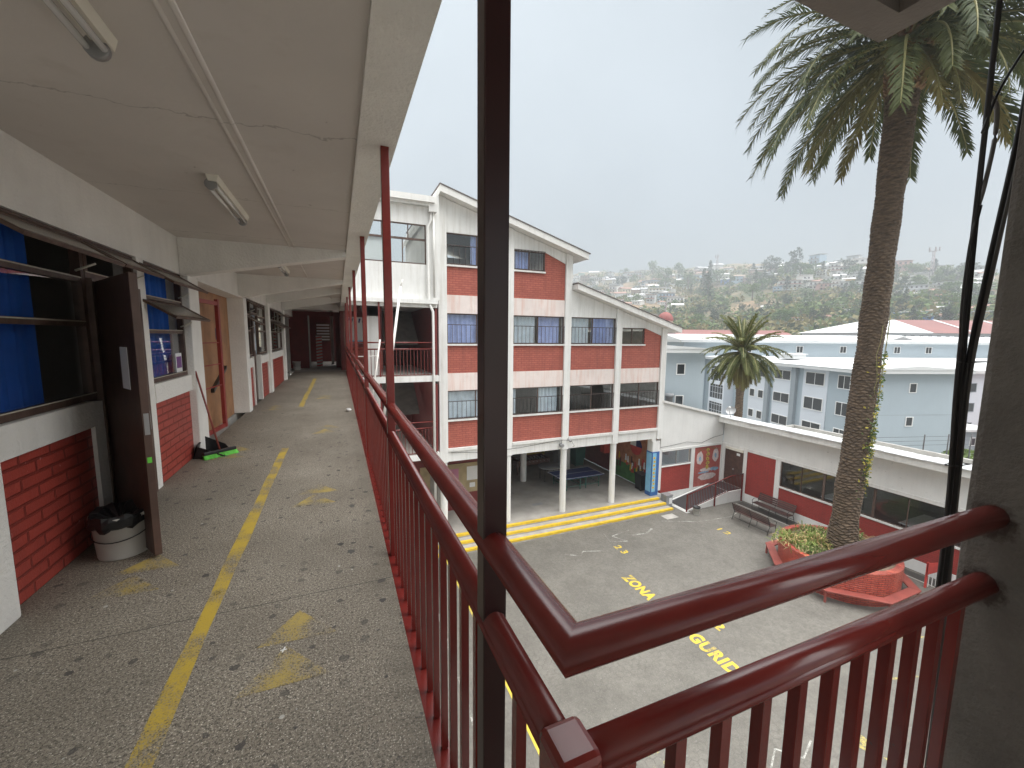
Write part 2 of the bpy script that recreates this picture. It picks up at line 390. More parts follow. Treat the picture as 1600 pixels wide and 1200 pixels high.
def leafmat(name, col, var=.4, trans=.25):
    m, n, b, o = newmat(name)
    v = posvec(n)
    c = mixc(n, rng(n, noise(n, v, 1.3, 3), .3, .7), tuple(x*(1-var) for x in col), tuple(x*(1+var) for x in col))
    oi = N(n, 'ObjectInfo'); c = mixc(n, rng(n, oi.outputs['Random'], 0, 1, 0, .55), c, (col[0]*2.0, col[1]*1.6, col[2]*1.1))
    L(n, c, b.inputs['Base Color']); b.inputs['Roughness'].default_value = .62; b.inputs['Specular IOR Level'].default_value = .3
    t = N(n, 'BsdfTranslucent'); L(n, c, t.inputs[0])
    x = N(n, 'MixShader'); x.inputs[0].default_value = trans; L(n, b.outputs[0], x.inputs[1]); L(n, t.outputs[0], x.inputs[2])
    L(n, x.outputs[0], o.inputs['Surface']); return m
M['palmleaf'] = leafmat('palm leaf', (.060, .078, .030), .35)
M['palmold'] = leafmat('old palm leaf', (.13, .12, .042), .3)
M['palm2leaf'] = leafmat('small palm leaf', (.075, .095, .03), .35)
M['rachis'] = plain('palm rachis', (.22, .20, .07), .5)
M['leaf'] = leafmat('foliage', (.075, .125, .034), .4)
M['leafdark'] = leafmat('dark foliage', (.034, .055, .026), .35)
M['leafolive'] = leafmat('olive foliage', (.13, .125, .05), .4)
M['leafgold'] = leafmat('yellow leaves', (.42, .38, .08), .4)
M['plant'] = leafmat('planter leaf', (.14, .20, .06), .5)
M['plantpale'] = leafmat('dry planter leaf', (.36, .30, .17), .4)
m, n, b, o = newmat('palm trunk bark'); M['trunk'] = m
g = N(n, 'NewGeometry').outputs['Position']
mp = N(n, 'Mapping'); mp.inputs['Scale'].default_value = (3, 3, 12); L(n, g, mp.inputs['Vector'])
c = mixc(n, rng(n, noise(n, mp.outputs[0], 1.3, 5, .7), .35, .65), (.040, .027, .018), (.150, .104, .068))
L(n, c, b.inputs['Base Color']); b.inputs['Roughness'].default_value = .9
bump(n, b, noise(n, mp.outputs[0], 3, 4), .8, .03)
M['boss'] = plain('palm leaf bases', (.20, .11, .05), .8, var=.4, scale=6, bmp=.6)

# hillside house, colour from the object
m, n, b, o = newmat('painted house'); M['house'] = m
oi = N(n, 'ObjectInfo'); g = N(n, 'NewGeometry').outputs['Position']
c = mixc(n, rng(n, noise(n, g, .6, 4), .4, .7, 0, .3), oi.outputs['Color'], (.3, .28, .25))
L(n, c, b.inputs['Base Color']); b.inputs['Roughness'].default_value = .85
m, n, b, o = newmat('tin roof'); M['tin'] = m
x = N(n, 'Attribute', attribute_type='OBJECT', attribute_name='roof_tint')
L(n, x.outputs['Color'], b.inputs['Base Color']); b.inputs['Roughness'].default_value = .6

# ------------------------------------------------------------------ mesh builder
class MB:
    def __init__(s, T=None): s.v = []; s.f = []; s.m = []; s.T = T; s.cur = 0; s.sm = []; s.smooth = False
    def vt(s, p):
        s.v.append(tuple(s.T(*p)) if s.T else tuple(p)); return len(s.v)-1
    def face(s, idx): s.f.append(tuple(idx)); s.m.append(s.cur); s.sm.append(s.smooth)
    def quad(s, a, b, c, d): s.face([s.vt(p) for p in (a, b, c, d)]); return s
    def poly(s, pts): s.face([s.vt(p) for p in pts]); return s
    def box(s, x0, x1, y0, y1, z0, z1):
        if x0 > x1: x0, x1 = x1, x0
        if y0 > y1: y0, y1 = y1, y0
        if z0 > z1: z0, z1 = z1, z0
        i = [s.vt((x, y, z)) for z in (z0, z1) for x, y in ((x0, y0), (x1, y0), (x1, y1), (x0, y1))]
        for q in ((0, 3, 2, 1), (4, 5, 6, 7), (0, 1, 5, 4), (1, 2, 6, 5), (2, 3, 7, 6), (3, 0, 4, 7)): s.face([i[k] for k in q])
        return s
    def prism(s, pts, d):      # polygon pts extruded by vector d
        n = len(pts); a = [s.vt(p) for p in pts]; b = [s.vt((p[0]+d[0], p[1]+d[1], p[2]+d[2])) for p in pts]
        s.face(a[::-1]); s.face(b)
        for i in range(n): s.face((a[i], a[(i+1) % n], b[(i+1) % n], b[i]))
        return s
    def tube(s, pts, r, n=10, caps=True, rs=None):
        P = [Vector(p) for p in pts]; k = len(P); sm = s.smooth; rings = []
        refd = None
        for i in range(k):
            if i == 0: d = (P[1]-P[0]).normalized(); sc = 1
            elif i == k-1: d = (P[-1]-P[-2]).normalized(); sc = 1
            else:
                d1 = (P[i]-P[i-1]).normalized(); d2 = (P[i+1]-P[i]).normalized(); d = (d1+d2).normalized()
            if refd is None:
                ref = Vector((0, 0, 1)) if abs(d.z) < .9 else Vector((1, 0, 0)); refd = ref
            a = d.cross(refd)
            if a.length < 1e-4: a = d.cross(Vector((1, 0, 0)))
            a.normalize(); b = a.cross(d).normalized()
            rr = rs[i] if rs else r
            ring = []
            for j in range(n):
                t = 2*pi*j/n
                o = (a*cos(t)+b*sin(t))*rr
                if 0 < i < k-1:      # mitre: slide along d1 onto the joint plane
                    o0 = o - d1*o.dot(d1); o0 = o0.normalized()*rr if o0.length > 1e-6 else o0
                    # use cross-section of incoming pipe projected onto the mitre plane
                    o = o0 - d1*(o0.dot(d)/max(.25, d1.dot(d)))
                ring.append(s.vt(P[i]+o))
            rings.append(ring)
        s.smooth = True
        for i in range(k-1):
            for j in range(n): s.face((rings[i][j], rings[i][(j+1) % n], rings[i+1][(j+1) % n], rings[i+1][j]))
        s.smooth = False
        if caps: s.face(rings[0][::-1]); s.face(rings[-1])
        s.smooth = sm; return s
    def lathe(s, c, prof, n=20, ax=None):
        rings = [[s.vt((c[0]+r*cos(2*pi*j/n), c[1]+r*sin(2*pi*j/n), c[2]+z)) for j in range(n)] for r, z in prof]
        s.smooth = True
        for i in range(len(rings)-1):
            for j in range(n): s.face((rings[i][j], rings[i][(j+1) % n], rings[i+1][(j+1) % n], rings[i+1][j]))
        s.smooth = False
        return s
    def build(s, name, mats, parent=None, label=None, bevel=0., kind=None, cat=None, group=None, loc=None):
        me = D.meshes.new(name)
        org = Vector((0, 0, 0))
        if parent is not None: org = Vector(parent['_o'])
        elif loc is not None: org = Vector(loc)
        me.from_pydata([(x-org.x, y-org.y, z-org.z) for x, y, z in s.v], [], s.f)
        if not isinstance(mats, (list, tuple)): mats = [mats]
        for q in mats: me.materials.append(q if not isinstance(q, str) else M[q])
        me.polygons.foreach_set('material_index', s.m); me.polygons.foreach_set('use_smooth', s.sm)
        me.update()
        o = D.objects.new(name, me); COL.objects.link(o)
        if parent is not None: o.parent = parent
        elif loc is not None: o.location = loc
        o['_o'] = tuple(org)
        if bevel:
            bv = o.modifiers.new('bevel', 'BEVEL'); bv.width = bevel; bv.segments = 2; bv.limit_method = 'ANGLE'; bv.angle_limit = radians(50)
        if label: o['label'] = label
        if kind: o['kind'] = kind
        if cat: o['category'] = cat
        if group: o['group'] = group
        return o

def thing(name, label, cat, loc=(0, 0, 0), group=None):
    o = D.objects.new(name, None); COL.objects.link(o); o.location = loc; o.empty_display_size = .2
    o['label'] = label; o['category'] = cat; o['_o'] = tuple(loc)
    if group: o['group'] = group
    return o

def copy_tree(o, loc, label=None, rotz=0., scale=None):
    c = o.copy(); COL.objects.link(c); c.location = loc; c.rotation_euler = (0, 0, rotz)
    if scale: c.scale = (scale,)*3 if isinstance(scale, (int, float)) else scale
    if label: c['label'] = label
    for ch in o.children:
        d = ch.copy(); COL.objects.link(d); d.parent = c
        for g_ in ch.children:
            e_ = g_.copy(); COL.objects.link(e_); e_.parent = d
    return c

def jit(a): return random.uniform(-a, a)

# ================================================================== SETTING
GZ = -8.05
# ------------------------------------------------ walkway floor and ceiling
b = MB(); b.poly([(-1.78, -3, 0), (1.80, -3, 0), (1.80, .46, 0), (.283, .46, 0), (.283, 20.05, 0), (-1.78, 20.05, 0)])
b.build('floor', 'floor', kind='structure')
b = MB()
b.box(-1.78, .282, .45, 20.05, -.24, -.003); b.box(-1.78, 1.80, -3, .449, -.24, -.003)
b.build('floor_slab', 'concrete_edge', kind='structure')

def wavy(s, y0, y1, x0, x1, z, seg=.35, amp=.008):
    k = max(2, int(abs(y1-y0)/seg)); le = []; ri = []
    for i in range(k+1):
        y = y0+(y1-y0)*i/k; t = i/k
        le.append((x0+jit(amp), y, z)); ri.append((x1+jit(amp), y, z))
    for i in range(k): s.quad(le[i], ri[i], ri[i+1], le[i+1])
b = MB(); wavy(b, -1.0, 6.45, -.785, -.695, .0014); b.build('painted_line', 'fyellow', label='long worn yellow line painted down the near walkway floor', cat='floor marking')
b = MB(); wavy(b, 10.1, 16.6, -.86, -.76, .0014); b.build('painted_line', 'fyellow', label='shorter yellow line painted on the far walkway floor', cat='floor marking')
def arrow(x, y, s, lab, w=.2):
    b = MB()
    b.poly([(x-.02, y+.28*s, .0016), (x-w, y+.02*s, .0016), (x+w*.9, y, .0016)])
    b.poly([(x-.06, y-.02*s, .0016), (x-w-.04, y-.30*s, .0016), (x+w*.75, y-.30*s, .0016)])
    b.build('painted_arrow', 'fyellow2', label=lab, cat='floor marking', group='faded yellow arrows on the walkway floor')
arrow(-.24, 2.26, .95, 'faded yellow double arrow painted on the floor nearest the camera')
arrow(-.22, 4.45, 1.0, 'faded yellow double arrow on the floor right of the long line')
arrow(-1.24, 3.35, .9, 'worn yellow arrow on the floor by the open brown door', .2)
arrow(-1.34, 6.5, 1.1, 'worn yellow arrow on the floor beside the dustpan', .22)
arrow(-.2, 7.6, 1.2, 'small faded yellow arrow on the mid walkway near the railing', .2)
arrow(-.35, 11.6, 1.2, 'faint yellow arrow on the far walkway near the railing', .2)
arrow(-1.3, 10.2, 1.2, 'faint yellow arrow on the floor near the far classroom door', .2)

CZ = 2.76
b = MB()
b.box(-1.9, .15, -3, 9.75, CZ, CZ+.2)
b.box(-1.9, .15, 9.75, 20.3, 2.93, 3.13)
b.build('ceiling', 'ceiling', kind='structure')
# roof over the walkway, L shaped, with edge beam
t = thing('walkway_roof', 'concrete roof edge above the walkway with drip groove and stained beam', 'roof', (0, 0, 2.8))
b = MB()
b.box(.162, .40, 1.121, 20.0, 2.83, 3.2)
b.box(.150, .162, 1.13, 20.0, 2.735, 3.1)
b.build('edge_beam', 'stucco_in', t)
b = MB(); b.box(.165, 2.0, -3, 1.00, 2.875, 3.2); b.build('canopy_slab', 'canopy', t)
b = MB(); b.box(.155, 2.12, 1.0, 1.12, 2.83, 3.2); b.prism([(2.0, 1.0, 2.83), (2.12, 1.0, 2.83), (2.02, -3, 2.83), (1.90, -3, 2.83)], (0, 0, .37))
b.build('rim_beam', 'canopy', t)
b = MB(); b.box(-2.0, .42, -3, 20.3, 3.2, 3.26); b.box(.42, 2.14, -3, 1.14, 3.2, 3.26); b.build('roof_sheet', 'asphalt_roof', t)

# ------------------------------------------------ classroom wing (left)
XW = -1.75
wing = thing('classroom_wing', 'white plastered classroom wall with red brick panels and brown windows along the walkway', 'building', (XW, 0, 0))
cross = [(6.30, 6.52), (9.55, 9.77), (12.95, 13.15), (16.3, 16.5)]
for i, (y0, y1) in enumerate(cross):
    zt = CZ+.02 if i < 2 else 2.96
    zb = 2.31 if i < 2 else 2.42
    b = MB(); b.prism([(XW+.004, y0, zb), (.148, y0, 2.68 if i < 2 else 2.80), (.148, y0, zt), (XW+.004, y0, zt)], (0, y1-y0, 0))
    b.build('ceiling_beam', 'stucco_in', wing)
b = MB(); b.box(-1.95, XW, -3, 9.76, 2.32, 2.9); b.box(-1.95, XW, 9.76, 20.05, 2.36, 3.1); b.build('lintel', 'stucco_in', wing)
# columns
for y0, y1 in ((2.55, 3.06), (6.42, 6.82), (9.72, 10.02), (12.92, 13.22), (16.35, 16.68)):
    b = MB(); b.box(-1.99, XW+.05, y0, y1, 0, 2.33 if y0 < 10 else 2.44); b.build('column', 'stucco_in', wing, bevel=.012)
# solid jambs
for y0, y1, z1 in ((4.12, 4.26, 1.06), (5.12, 5.28, 2.32), (10.02, 10.12, 1.1), (10.72, 10.80, 1.1), (11.66, 11.76, 1.1), (12.84, 12.92, 1.1), (13.22, 13.34, 1.1), (16.25, 16.35, 1.1)):
    b = MB(); b.box(-1.93, XW-.002, y0, y1, 0, z1); b.build('jamb', 'stucco_in', wing)
def lowbay(y0, y1, zb=.88):
    b = MB(); b.box(-1.90, XW-.028, y0, y1, 0, zb-.002); b.build('brick_panel', 'brick_l', wing)
    b = MB(); b.box(-1.94, XW+.006, y0-.001, y1+.001, zb, 1.075); b.build('sill', 'stucco_in', wing)
lowbay(3.06, 4.12); lowbay(5.28, 6.42); lowbay(10.12, 10.72); lowbay(11.76, 12.84); lowbay(13.34, 16.25)
b = MB(); b.box(-1.90, XW-.01, -3, 2.55, 0, 2.4); b.build('wall', 'stucco_in', wing)
# rooms behind
b = MB()
b.box(-7.2, -7.0, -3, 20, -.2, 3); b.box(-7.2, -1.95, -3, 20, -.2, -.01); b.box(-7.2, -1.9, -3, 20, 2.75, 2.95)
for yy in (2.5, 6.60, 9.78, 13.0, 16.4): b.box(-7.0, -2.06, yy, yy+.14, 0, 2.75)
b.box(-7.2, -1.9, 19.85, 20.0, 0, 3); b.box(-7.2, -1.9, -3.1, -3, 0, 3)
b.build('room_walls', 'room', wing)

def cwindow(y0, y1, z0, z1, bars, mulls=(), sashes=(), curtain=None, paned=True):
    xf = XW-.06
    b = MB(); w = .045
    b.box(xf-.03, xf+.03, y0, y1, z0, z0+w); b.box(xf-.03, xf+.03, y0, y1, z1-w, z1)
    b.box(xf-.03, xf+.03, y0, y0+w, z0+w, z1-w); b.box(xf-.03, xf+.03, y1-w, y1, z0+w, z1-w)
    for z in bars: b.box(xf-.025, xf+.025, y0+w, y1-w, z-w/2, z+w/2)
    for y, za, zb in mulls: b.box(xf-.027, xf+.027, y-w/2, y+w/2, za, zb)
    b.cur = 1; b.box(xf+.0305, xf+.036, y0+.01, y1-.01, z0+w, z0+w+.008)
    for z in bars: b.box(xf+.0255, xf+.032, y0+w, y1-w, z+w/2-.012, z+w/2-.004)
    win = b.build('window', ['brownframe', 'putty'], wing)
    zs = [z0]+list(bars)+[z1]
    ys = [y0]+[q[0] for q in mulls]+[y1]
    b = MB()
    for i in range(len(zs)-1):
        if i in sashes: continue
        b.box(xf-.003, xf+.003, y0+w*.8, y1-w*.8, zs[i]+w*.4, zs[i+1]-w*.4)
    if b.v: b.build('pane', 'glass', win)
    for i in sashes:
        za, zb = zs[i], zs[i+1]; h = zb-za-.01; ang = radians(58)
        for j in range(len(ys)-1):
            ya, yb = ys[j]+.03, ys[j+1]-.03
            hx, hz = xf+.03, zb-.03
            T = lambda u, n_, v, hx=hx, hz=hz: (hx+sin(ang)*v+cos(ang)*n_, u, hz-cos(ang)*v+sin(ang)*n_)
            b = MB(T); fw_ = .035
            b.box(ya, yb, -.012, .012, 0, fw_); b.box(ya, yb, -.012, .012, h-fw_, h)
            b.box(ya, ya+fw_, -.012, .012, fw_, h-fw_); b.box(yb-fw_, yb, -.012, .012, fw_, h-fw_)
            b.cur = 1; b.box(ya+fw_, yb-fw_, -.003, .003, fw_, h-fw_)
            b.cur = 2; b.T = None
            b.tube([(xf+.02, yb-.06, za+.06), (xf+.14, yb-.06, za+.12)], .008, 6)
            b.build('sash', ['brownframe', 'glass_dirty', 'cream'], win)
    if curtain:
        ca, cb, mt = curtain
        b = MB(); k = 60; b.smooth = True
        prev = None
        for i in range(k+1):
            y = ca+(cb-ca)*i/k; x = xf-.12+.03*sin(i*.75)+.012*sin(i*1.9)
            cur = (b.vt((x, y, z0-.1)), b.vt((x, y, z1+.02)))
            if prev: b.face((prev[0], cur[0], cur[1], prev[1]))
            prev = cur
        b.build('curtain', mt, win)
    return win
w1 = cwindow(3.06, 4.26, 1.08, 2.32, (1.67, 2.0), sashes=(2,), curtain=(3.06, 3.86, 'blue'))
wt = cwindow(4.27, 5.12, 2.02, 2.32, (), sashes=(0,))
w2 = cwindow(5.16, 6.42, 1.08, 2.32, (1.62, 1.97), sashes=(1, 2), curtain=(5.2, 6.3, 'blue'))
b = MB(); b.box(XW-.056, XW-.052, 6.12, 6.32, 1.13, 1.36); b.cur = 1; b.box(XW-.052, XW-.050, 6.14, 6.30, 1.18, 1.32); b.build('sticker', ['paper', 'purple'], w2, label='purple and white notice stuck in the window corner')
cwindow(10.06, 10.78, 1.10, 2.36, (1.67, 2.02), sashes=(1, 2))
cwindow(11.72, 12.90, 1.10, 2.36, (1.67, 2.02), sashes=(), curtain=(11.9, 12.5, 'lightcurtain'))
cwindow(13.30, 16.30, 1.10, 2.36, (1.67, 2.02), mulls=((14.3, 1.12, 2.34), (15.3, 1.12, 2.34)), sashes=(1, 2))
cwindow(10.80, 11.66, 2.04, 2.36, (), sashes=())
# door frame and open brown door
b = MB()
b.box(XW-.09, XW+.01, 4.262, 4.32, 0, 2.02); b.box(XW-.09, XW+.01, 5.07, 5.12, 0, 2.02); b.box(XW-.09, XW+.01, 4.32, 5.07, 1.975, 2.02)
b.build('door_frame', 'brownframe', wing)
def leaf(hx, hy, ang, width, name='door', h=1.98, mat='brown', lab=None, z=.02, th=.045):
    ca, sa = cos(ang), sin(ang)
    T = lambda u, n_, z_: (hx+ca*u-sa*n_, hy+sa*u+ca*n_, z_)
    b = MB(T); b.box(0, width, -th/2, th/2, z, z+h)
    return b.build(name, mat, wing, label=lab, bevel=.004), T
dr, T = leaf(XW+.02, 4.33, atan2(-.83, .52), .93, lab='dark brown door leaf standing open over the walkway')
b = MB(T); b.box(.86, .90, .0226, .032, .93, 1.06); b.box(.9305, .934, -.014, .014, .90, 1.05); b.tube([T(.86, -.03, 1.0), T(.86, -.075, 1.0)], .012, 8) if False else None
b.build('lock_plate', 'greymetal', dr)
b = MB(T); b.box(.56, .74, -.0262, -.0235, 1.20, 1.50); b.build('notice', 'paper', dr)
b = MB(T); b.box(.931, .9325, -.015, .010, .70, .74); b.build('sticker', 'green', dr)
# recessed bay: ochre door, red gate
b = MB(); b.box(-2.04, -1.98, 6.82, 9.72, 0, 2.30); ocd = b.build('plywood_door', 'ochre', wing, label='ochre plywood door with scuffs and a navy sign')
b = MB(); X0 = -1.979; b.box(X0-.002, X0+.004, 8.74, 9.0, 1.50, 1.70); b.cur = 1
for k in range(24):
    a0, a1 = 2*pi*k/24, 2*pi*(k+1)/24
    b.quad((X0+.006, 8.87+.085*cos(a0), 1.60+.075*sin(a0)), (X0+.006, 8.87+.085*cos(a1), 1.60+.075*sin(a1)), (X0+.006, 8.87+.075*cos(a1), 1.60+.065*sin(a1)), (X0+.006, 8.87+.075*cos(a0), 1.60+.065*sin(a0)))
b.quad((X0+.0065, 8.81, 1.565), (X0+.0065, 8.82, 1.555), (X0+.0065, 8.93, 1.635), (X0+.0065, 8.92, 1.645))
b.build('sign', ['navy', 'paper'], ocd)
b = MB(); b.prism([(X0, 8.2, .62), (X0, 9.15, .95), (X0, 9.15, 1.01), (X0, 8.2, .68)], (.05, 0, 0)); b.box(X0, X0+.06, 8.75, 8.88, .72, .80); b.build('door_bar', 'black', ocd)
b = MB(); b.box(-2.05, XW+.05, 6.82, 9.72, 2.302, 2.335); b.build('recess_soffit', 'stucco_in', wing)
g1, g2 = Vector((-1.93, 7.1, 0)), Vector((-1.80, 8.2, 0)); dd = (g2-g1); gl = dd.length; dd.normalize()
T = lambda u, n_, z_: (g1.x+dd.x*u-dd.y*n_, g1.y+dd.y*u+dd.x*n_, z_)
gate = thing('gate', 'narrow red steel gate frame standing open in front of the ochre door', 'gate', tuple(g1))
b = MB(T); b.box(0, .05, -.02, .02, .04, 2.12); b.box(gl-.07, gl, -.025, .025, .04, 2.16); b.box(.05, gl-.07, -.02, .02, .04, .10); b.box(.05, gl-.07, -.02, .02, 2.06, 2.12); b.build('gate_frame', 'gatepaint', gate)
b = MB(T)
for z in (.75, 1.10, 1.45): b.box(.05, gl-.07, -.008, .008, z, z+.016)
b.build('crossbar', 'gatepaint', gate)
# far classroom door
dr2, T = leaf(XW-.02, 10.84, radians(97), .80, lab='narrow brown door leaf with a white notice, ajar at the far bay')
b = MB(T); b.box(.25, .5, -.030, -.024, 1.22, 1.62); b.build('notice', 'paper', dr2)

# far end: dark lobby with doorway
lobby = thing('lobby', 'dark maroon lobby with open doorway at the far end of the walkway', 'building', (-.8, 20, 0))
b = MB()
b.box(-2.4, .75, 20.05, 20.3, 2.68, 3.12)
b.build('end_beam', 'stucco_in', lobby)
b = MB()
b.box(-2.9, -1.98, 16.69, 16.8, 0, 3); b.box(-2.3, -2.15, 16.8, 22.0, 0, 3.0)
b.box(.12, .30, 20.3, 24, 0, 3); b.box(-2.3, -1.22, 22.0, 22.12, 0, 2.7); b.box(-.1, .12, 22.0, 22.12, 0, 2.7); b.box(-1.22, -.1, 22.0, 22.12, 2.5, 2.7)
b.box(-2.6, .4, 27.2, 27.4, 0, 3); b.box(-2.6, -2.4, 22, 27.2, 0, 3); b.box(.3, .5, 24, 27.2, 0, .9)
b.build('inner_wall', 'maroon_wall', lobby)
b = MB(); b.box(-2.6, .5, 20.05, 27.4, -.1, -.004); b.build('lobby_floor', 'concrete', lobby)
b = MB(); b.box(-2.6, .5, 20.3, 27.4, 2.95, 3.1); b.build('lobby_ceiling', 'ceiling', lobby)
b = MB(); b.box(-1.28, -1.22, 21.93, 21.99, 0, 2.5); b.build('door_frame', 'bucket', lobby)
ss = MB(); ss.box(-.98, -.72, 22.3, 22.36, 0, 1.55); ss.cur = 1
for k in range(10):
    z = .04+.152*k; ss.prism([(-.985, 22.29, z), (-.715, 22.29, z+.05), (-.715, 22.29, z+.12), (-.985, 22.29, z+.07)], (0, -.01, 0))
ss.build('striped_panel', ['bucket', 'red_p'], lobby)
b = MB(); b.box(-1.15, -.4, 26.9, 26.95, 1.2, 2.3); b.cur = 1
for k in range(6): b.box(-1.12, -.43, 26.87, 26.9, 1.28+.17*k, 1.36+.17*k)
b.build('shelf', ['wood', 'paper'], lobby)
b = MB(); b.box(-.35, -.2, 24.5, 24.65, 0, 2.95); b.build('inner_column', 'concrete', lobby)
# maroon wall with mural right of the lobby opening
mw = thing('end_wall', 'maroon wall with a white lettered notice panel beyond the railing end', 'wall', (1.0, 20, 0))
b = MB(); b.box(.305, 1.95, 20.3, 20.45, 1.05, 3.0); b.build('wall', 'maroon_wall', mw)
b = MB(); b.box(.305, 1.95, 20.28, 20.45, 0, 1.05); b.build('brick_panel', 'brick_f', mw)
b = MB(); b.box(.36, 1.55, 20.27, 20.29, 1.22, 2.42); b.cur = 1; b.box(.37, 1.54, 20.262, 20.27, 1.23, 1.36)
b.cur = 2
random.seed(3)
for k in range(7):
    x = .42+.16*k; b.prism([(x, 20.268, 2.18), (x+.05, 20.268, 2.15+.03*(k % 3)), (x+.11, 20.268, 2.35), (x+.03, 20.268, 2.36)], (0, -.008, 0))
b.build('notice_panel', ['paper', 'skyblue', 'navy'], mw)

# ------------------------------------------------ lights on ceiling
def fixture(y0, y1, lab, x=-.82, z=None):
    z = z or CZ
    t = thing('ceiling_light', lab, 'light', (x, (y0+y1)/2, z), 'unlit fluorescent battens on the walkway ceiling')
    b = MB(); b.prism([(x-.025, y0, z-.001), (x+.055, y0, z-.001), (x+.042, y0, z-.045), (x-.012, y0, z-.045)], (0, y1-y0, 0)); b.build('housing', 'cream', t)
    for dx in (-.026, .026):
        b = MB(); b.tube([(x+.0+dx, y0+.05, z-.068), (x+dx, y1-.05, z-.068)], .013, 10); b.build('tube', 'tube', t)
    for y in (y0+.02, y1-.05):
        b = MB(); b.tube([(x, y, z-.064), (x, y+.03, z-.064)], .040, 14); b.build('end_cap', 'greymetal', t)
fixture(1.02, 2.26, 'unlit twin-tube batten light nearest the camera on the ceiling')
fixture(3.76, 4.92, 'unlit twin-tube batten light on the ceiling of the first bay')
fixture(7.6, 8.75, 'unlit twin-tube batten light between the first two ceiling beams')
fixture(10.6, 11.75, 'unlit batten light on the ceiling past the second beam', z=2.93)
fixture(14.1, 15.25, 'unlit batten light on the ceiling near the far lobby', z=2.93)
b = MB()
for dx in (0, .05): b.tube([(-.55+dx, -1, CZ-.002), (-.54+dx, 6.29, CZ-.002)], .014, 6)
b.box(-.545, -.49, -1, 6.29, CZ-.008, CZ); b.build('conduit', 'ceiling', label='plastered conduit ridge running along the near ceiling', cat='conduit')
b = MB(); b.tube([(-.53, 6.53, CZ-.002), (-.52, 9.54, CZ-.002)], .012, 6); b.build('conduit', 'ceiling', label='thin plastered conduit ridge past the first ceiling beam', cat='conduit')
b = MB(); b.tube([(-.6, 13.2, 2.925), (-.2, 15.5, 2.90), (.1, 19.9, 2.85)], .012, 6); b.build('conduit', 'greymetal', label='sagging grey cable across the far ceiling by the lobby', cat='cable')

# ------------------------------------------------ railing along the walkway
RX = .33
rail = thing('railing', 'glossy maroon pipe railing with tall posts along the walkway edge and around the corner', 'railing', (RX, .52, 0))
posts = [.90, 2.97, 5.65, 8.6, 11.6, 14.6, 17.5]
for y in posts:
    b = MB(); w = .026; b.box(RX-.028, RX+.032 if y < 1 else RX+.026, y-w, y+w, -.22, 2.832); b.build('post', 'post_shade' if y < 1 else 'rail', rail, bevel=.004)
b = MB(); b.tube([(RX, 19.9, 1.10), (RX, .52, 1.10), (1.84, .52, 1.075)], .034, 24); b.build('top_rail', 'rail', rail)
b = MB()
prof = [(RX, 19.9, .90), (RX, .53, .90)]
b.tube(prof, .029, 20); b.tube([(RX+.021, 19.9, .893), (RX+.021, .52, .893)], .0135, 10); b.tube([(RX-.021, 19.9, .893), (RX-.021, .52, .893)], .0135, 10)
b.tube([(RX, .52, .895), (1.84, .52, .865)], .029, 20); b.tube([(RX, .499, .888), (1.84, .499, .858)], .0135, 10); b.tube([(RX, .541, .888), (1.84, .541, .858)], .0135, 10)
b.build('handrail', 'rail', rail)
b = MB(); b.box(RX-.039, RX+.042, .478, .562, .850, .936); b.box(RX-.022, RX+.022, .498, .542, -.22, .855); b.build('corner_post', 'rail', rail, bevel=.013)
ys = []
y = .72
while y < 19.8:
    if all(abs(y-p) > .05 for p in posts): ys.append(y)
    y += .14
xs = [.45+.12*i for i in range(12)]
for i, yy in enumerate(ys[:80]):
    b = MB(); b.box(RX-.012, RX+.012, yy-.012, yy+.012, .0, .872); b.build('baluster', 'rail', rail)
for xx in xs[:11]:
    b = MB(); b.box(xx-.013, xx+.013, .507, .533, -.02, .868); b.build('baluster', 'rail', rail)
b = MB()
for yy in ys[80:]: b.box(RX-.012, RX+.012, yy-.012, yy+.012, .0, .872)
b.build('baluster', 'rail', rail, kind='stuff')
b = MB(); b.box(.2835, RX+.022, .56, 19.9, -.05, -.006); b.box(RX+.03, 1.80, .47, .54, -.05, -.012); b.build('bottom_rail', 'rail', rail)

# ------------------------------------------------ pillar and cables at right
b = MB()
for i in range(30):
    z0 = -8.05+10.9*i/30; z1 = -8.05+10.9*(i+1)/30
    b.box(1.80, 2.30, -.15, .585, z0, z1) if i == -1 else None
b.box(1.80, 2.30, -.15, .585, -8.05, 2.86)
m_, n_, bs_, o_ = newmat('stained pillar plaster'); M['pillar'] = m_
v_ = posvec(n_); cc = mixc(n_, rng(n_, noise(n_, v_, 4, 6), .3, .7), (.105, .095, .083), (.165, .150, .132))
s_ = N(n_, 'SeparateXYZ'); L(n_, N(n_, 'NewGeometry').outputs['Position'], s_.inputs[0])
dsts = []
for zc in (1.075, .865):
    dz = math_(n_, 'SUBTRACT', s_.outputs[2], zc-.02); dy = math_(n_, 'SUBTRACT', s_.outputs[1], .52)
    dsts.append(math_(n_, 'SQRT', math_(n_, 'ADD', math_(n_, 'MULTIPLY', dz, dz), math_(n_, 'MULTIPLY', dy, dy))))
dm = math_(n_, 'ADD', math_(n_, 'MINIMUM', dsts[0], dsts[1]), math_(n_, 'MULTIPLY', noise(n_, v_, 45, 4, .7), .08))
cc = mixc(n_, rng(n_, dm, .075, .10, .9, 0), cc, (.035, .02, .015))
cc = mixc(n_, rng(n_, noise(n_, v_, 11, 4, .7), .62, .72, 0, .6), cc, (.10, .085, .07))
L(n_, cc, bs_.inputs['Base Color']); bs_.inputs['Roughness'].default_value = .9; bump(n_, bs_, noise(n_, v_, 38, 5, .6), 1.0, .015)
pil = b.build('pillar', 'pillar', label='rough grey-brown concrete pillar at the right edge where both rails end', cat='pillar', bevel=.02)
me = pil.data
cb = thing('cable_bundle', 'bundle of black cables strapped together beside the concrete pillar', 'cables', (1.9, .68, 0))
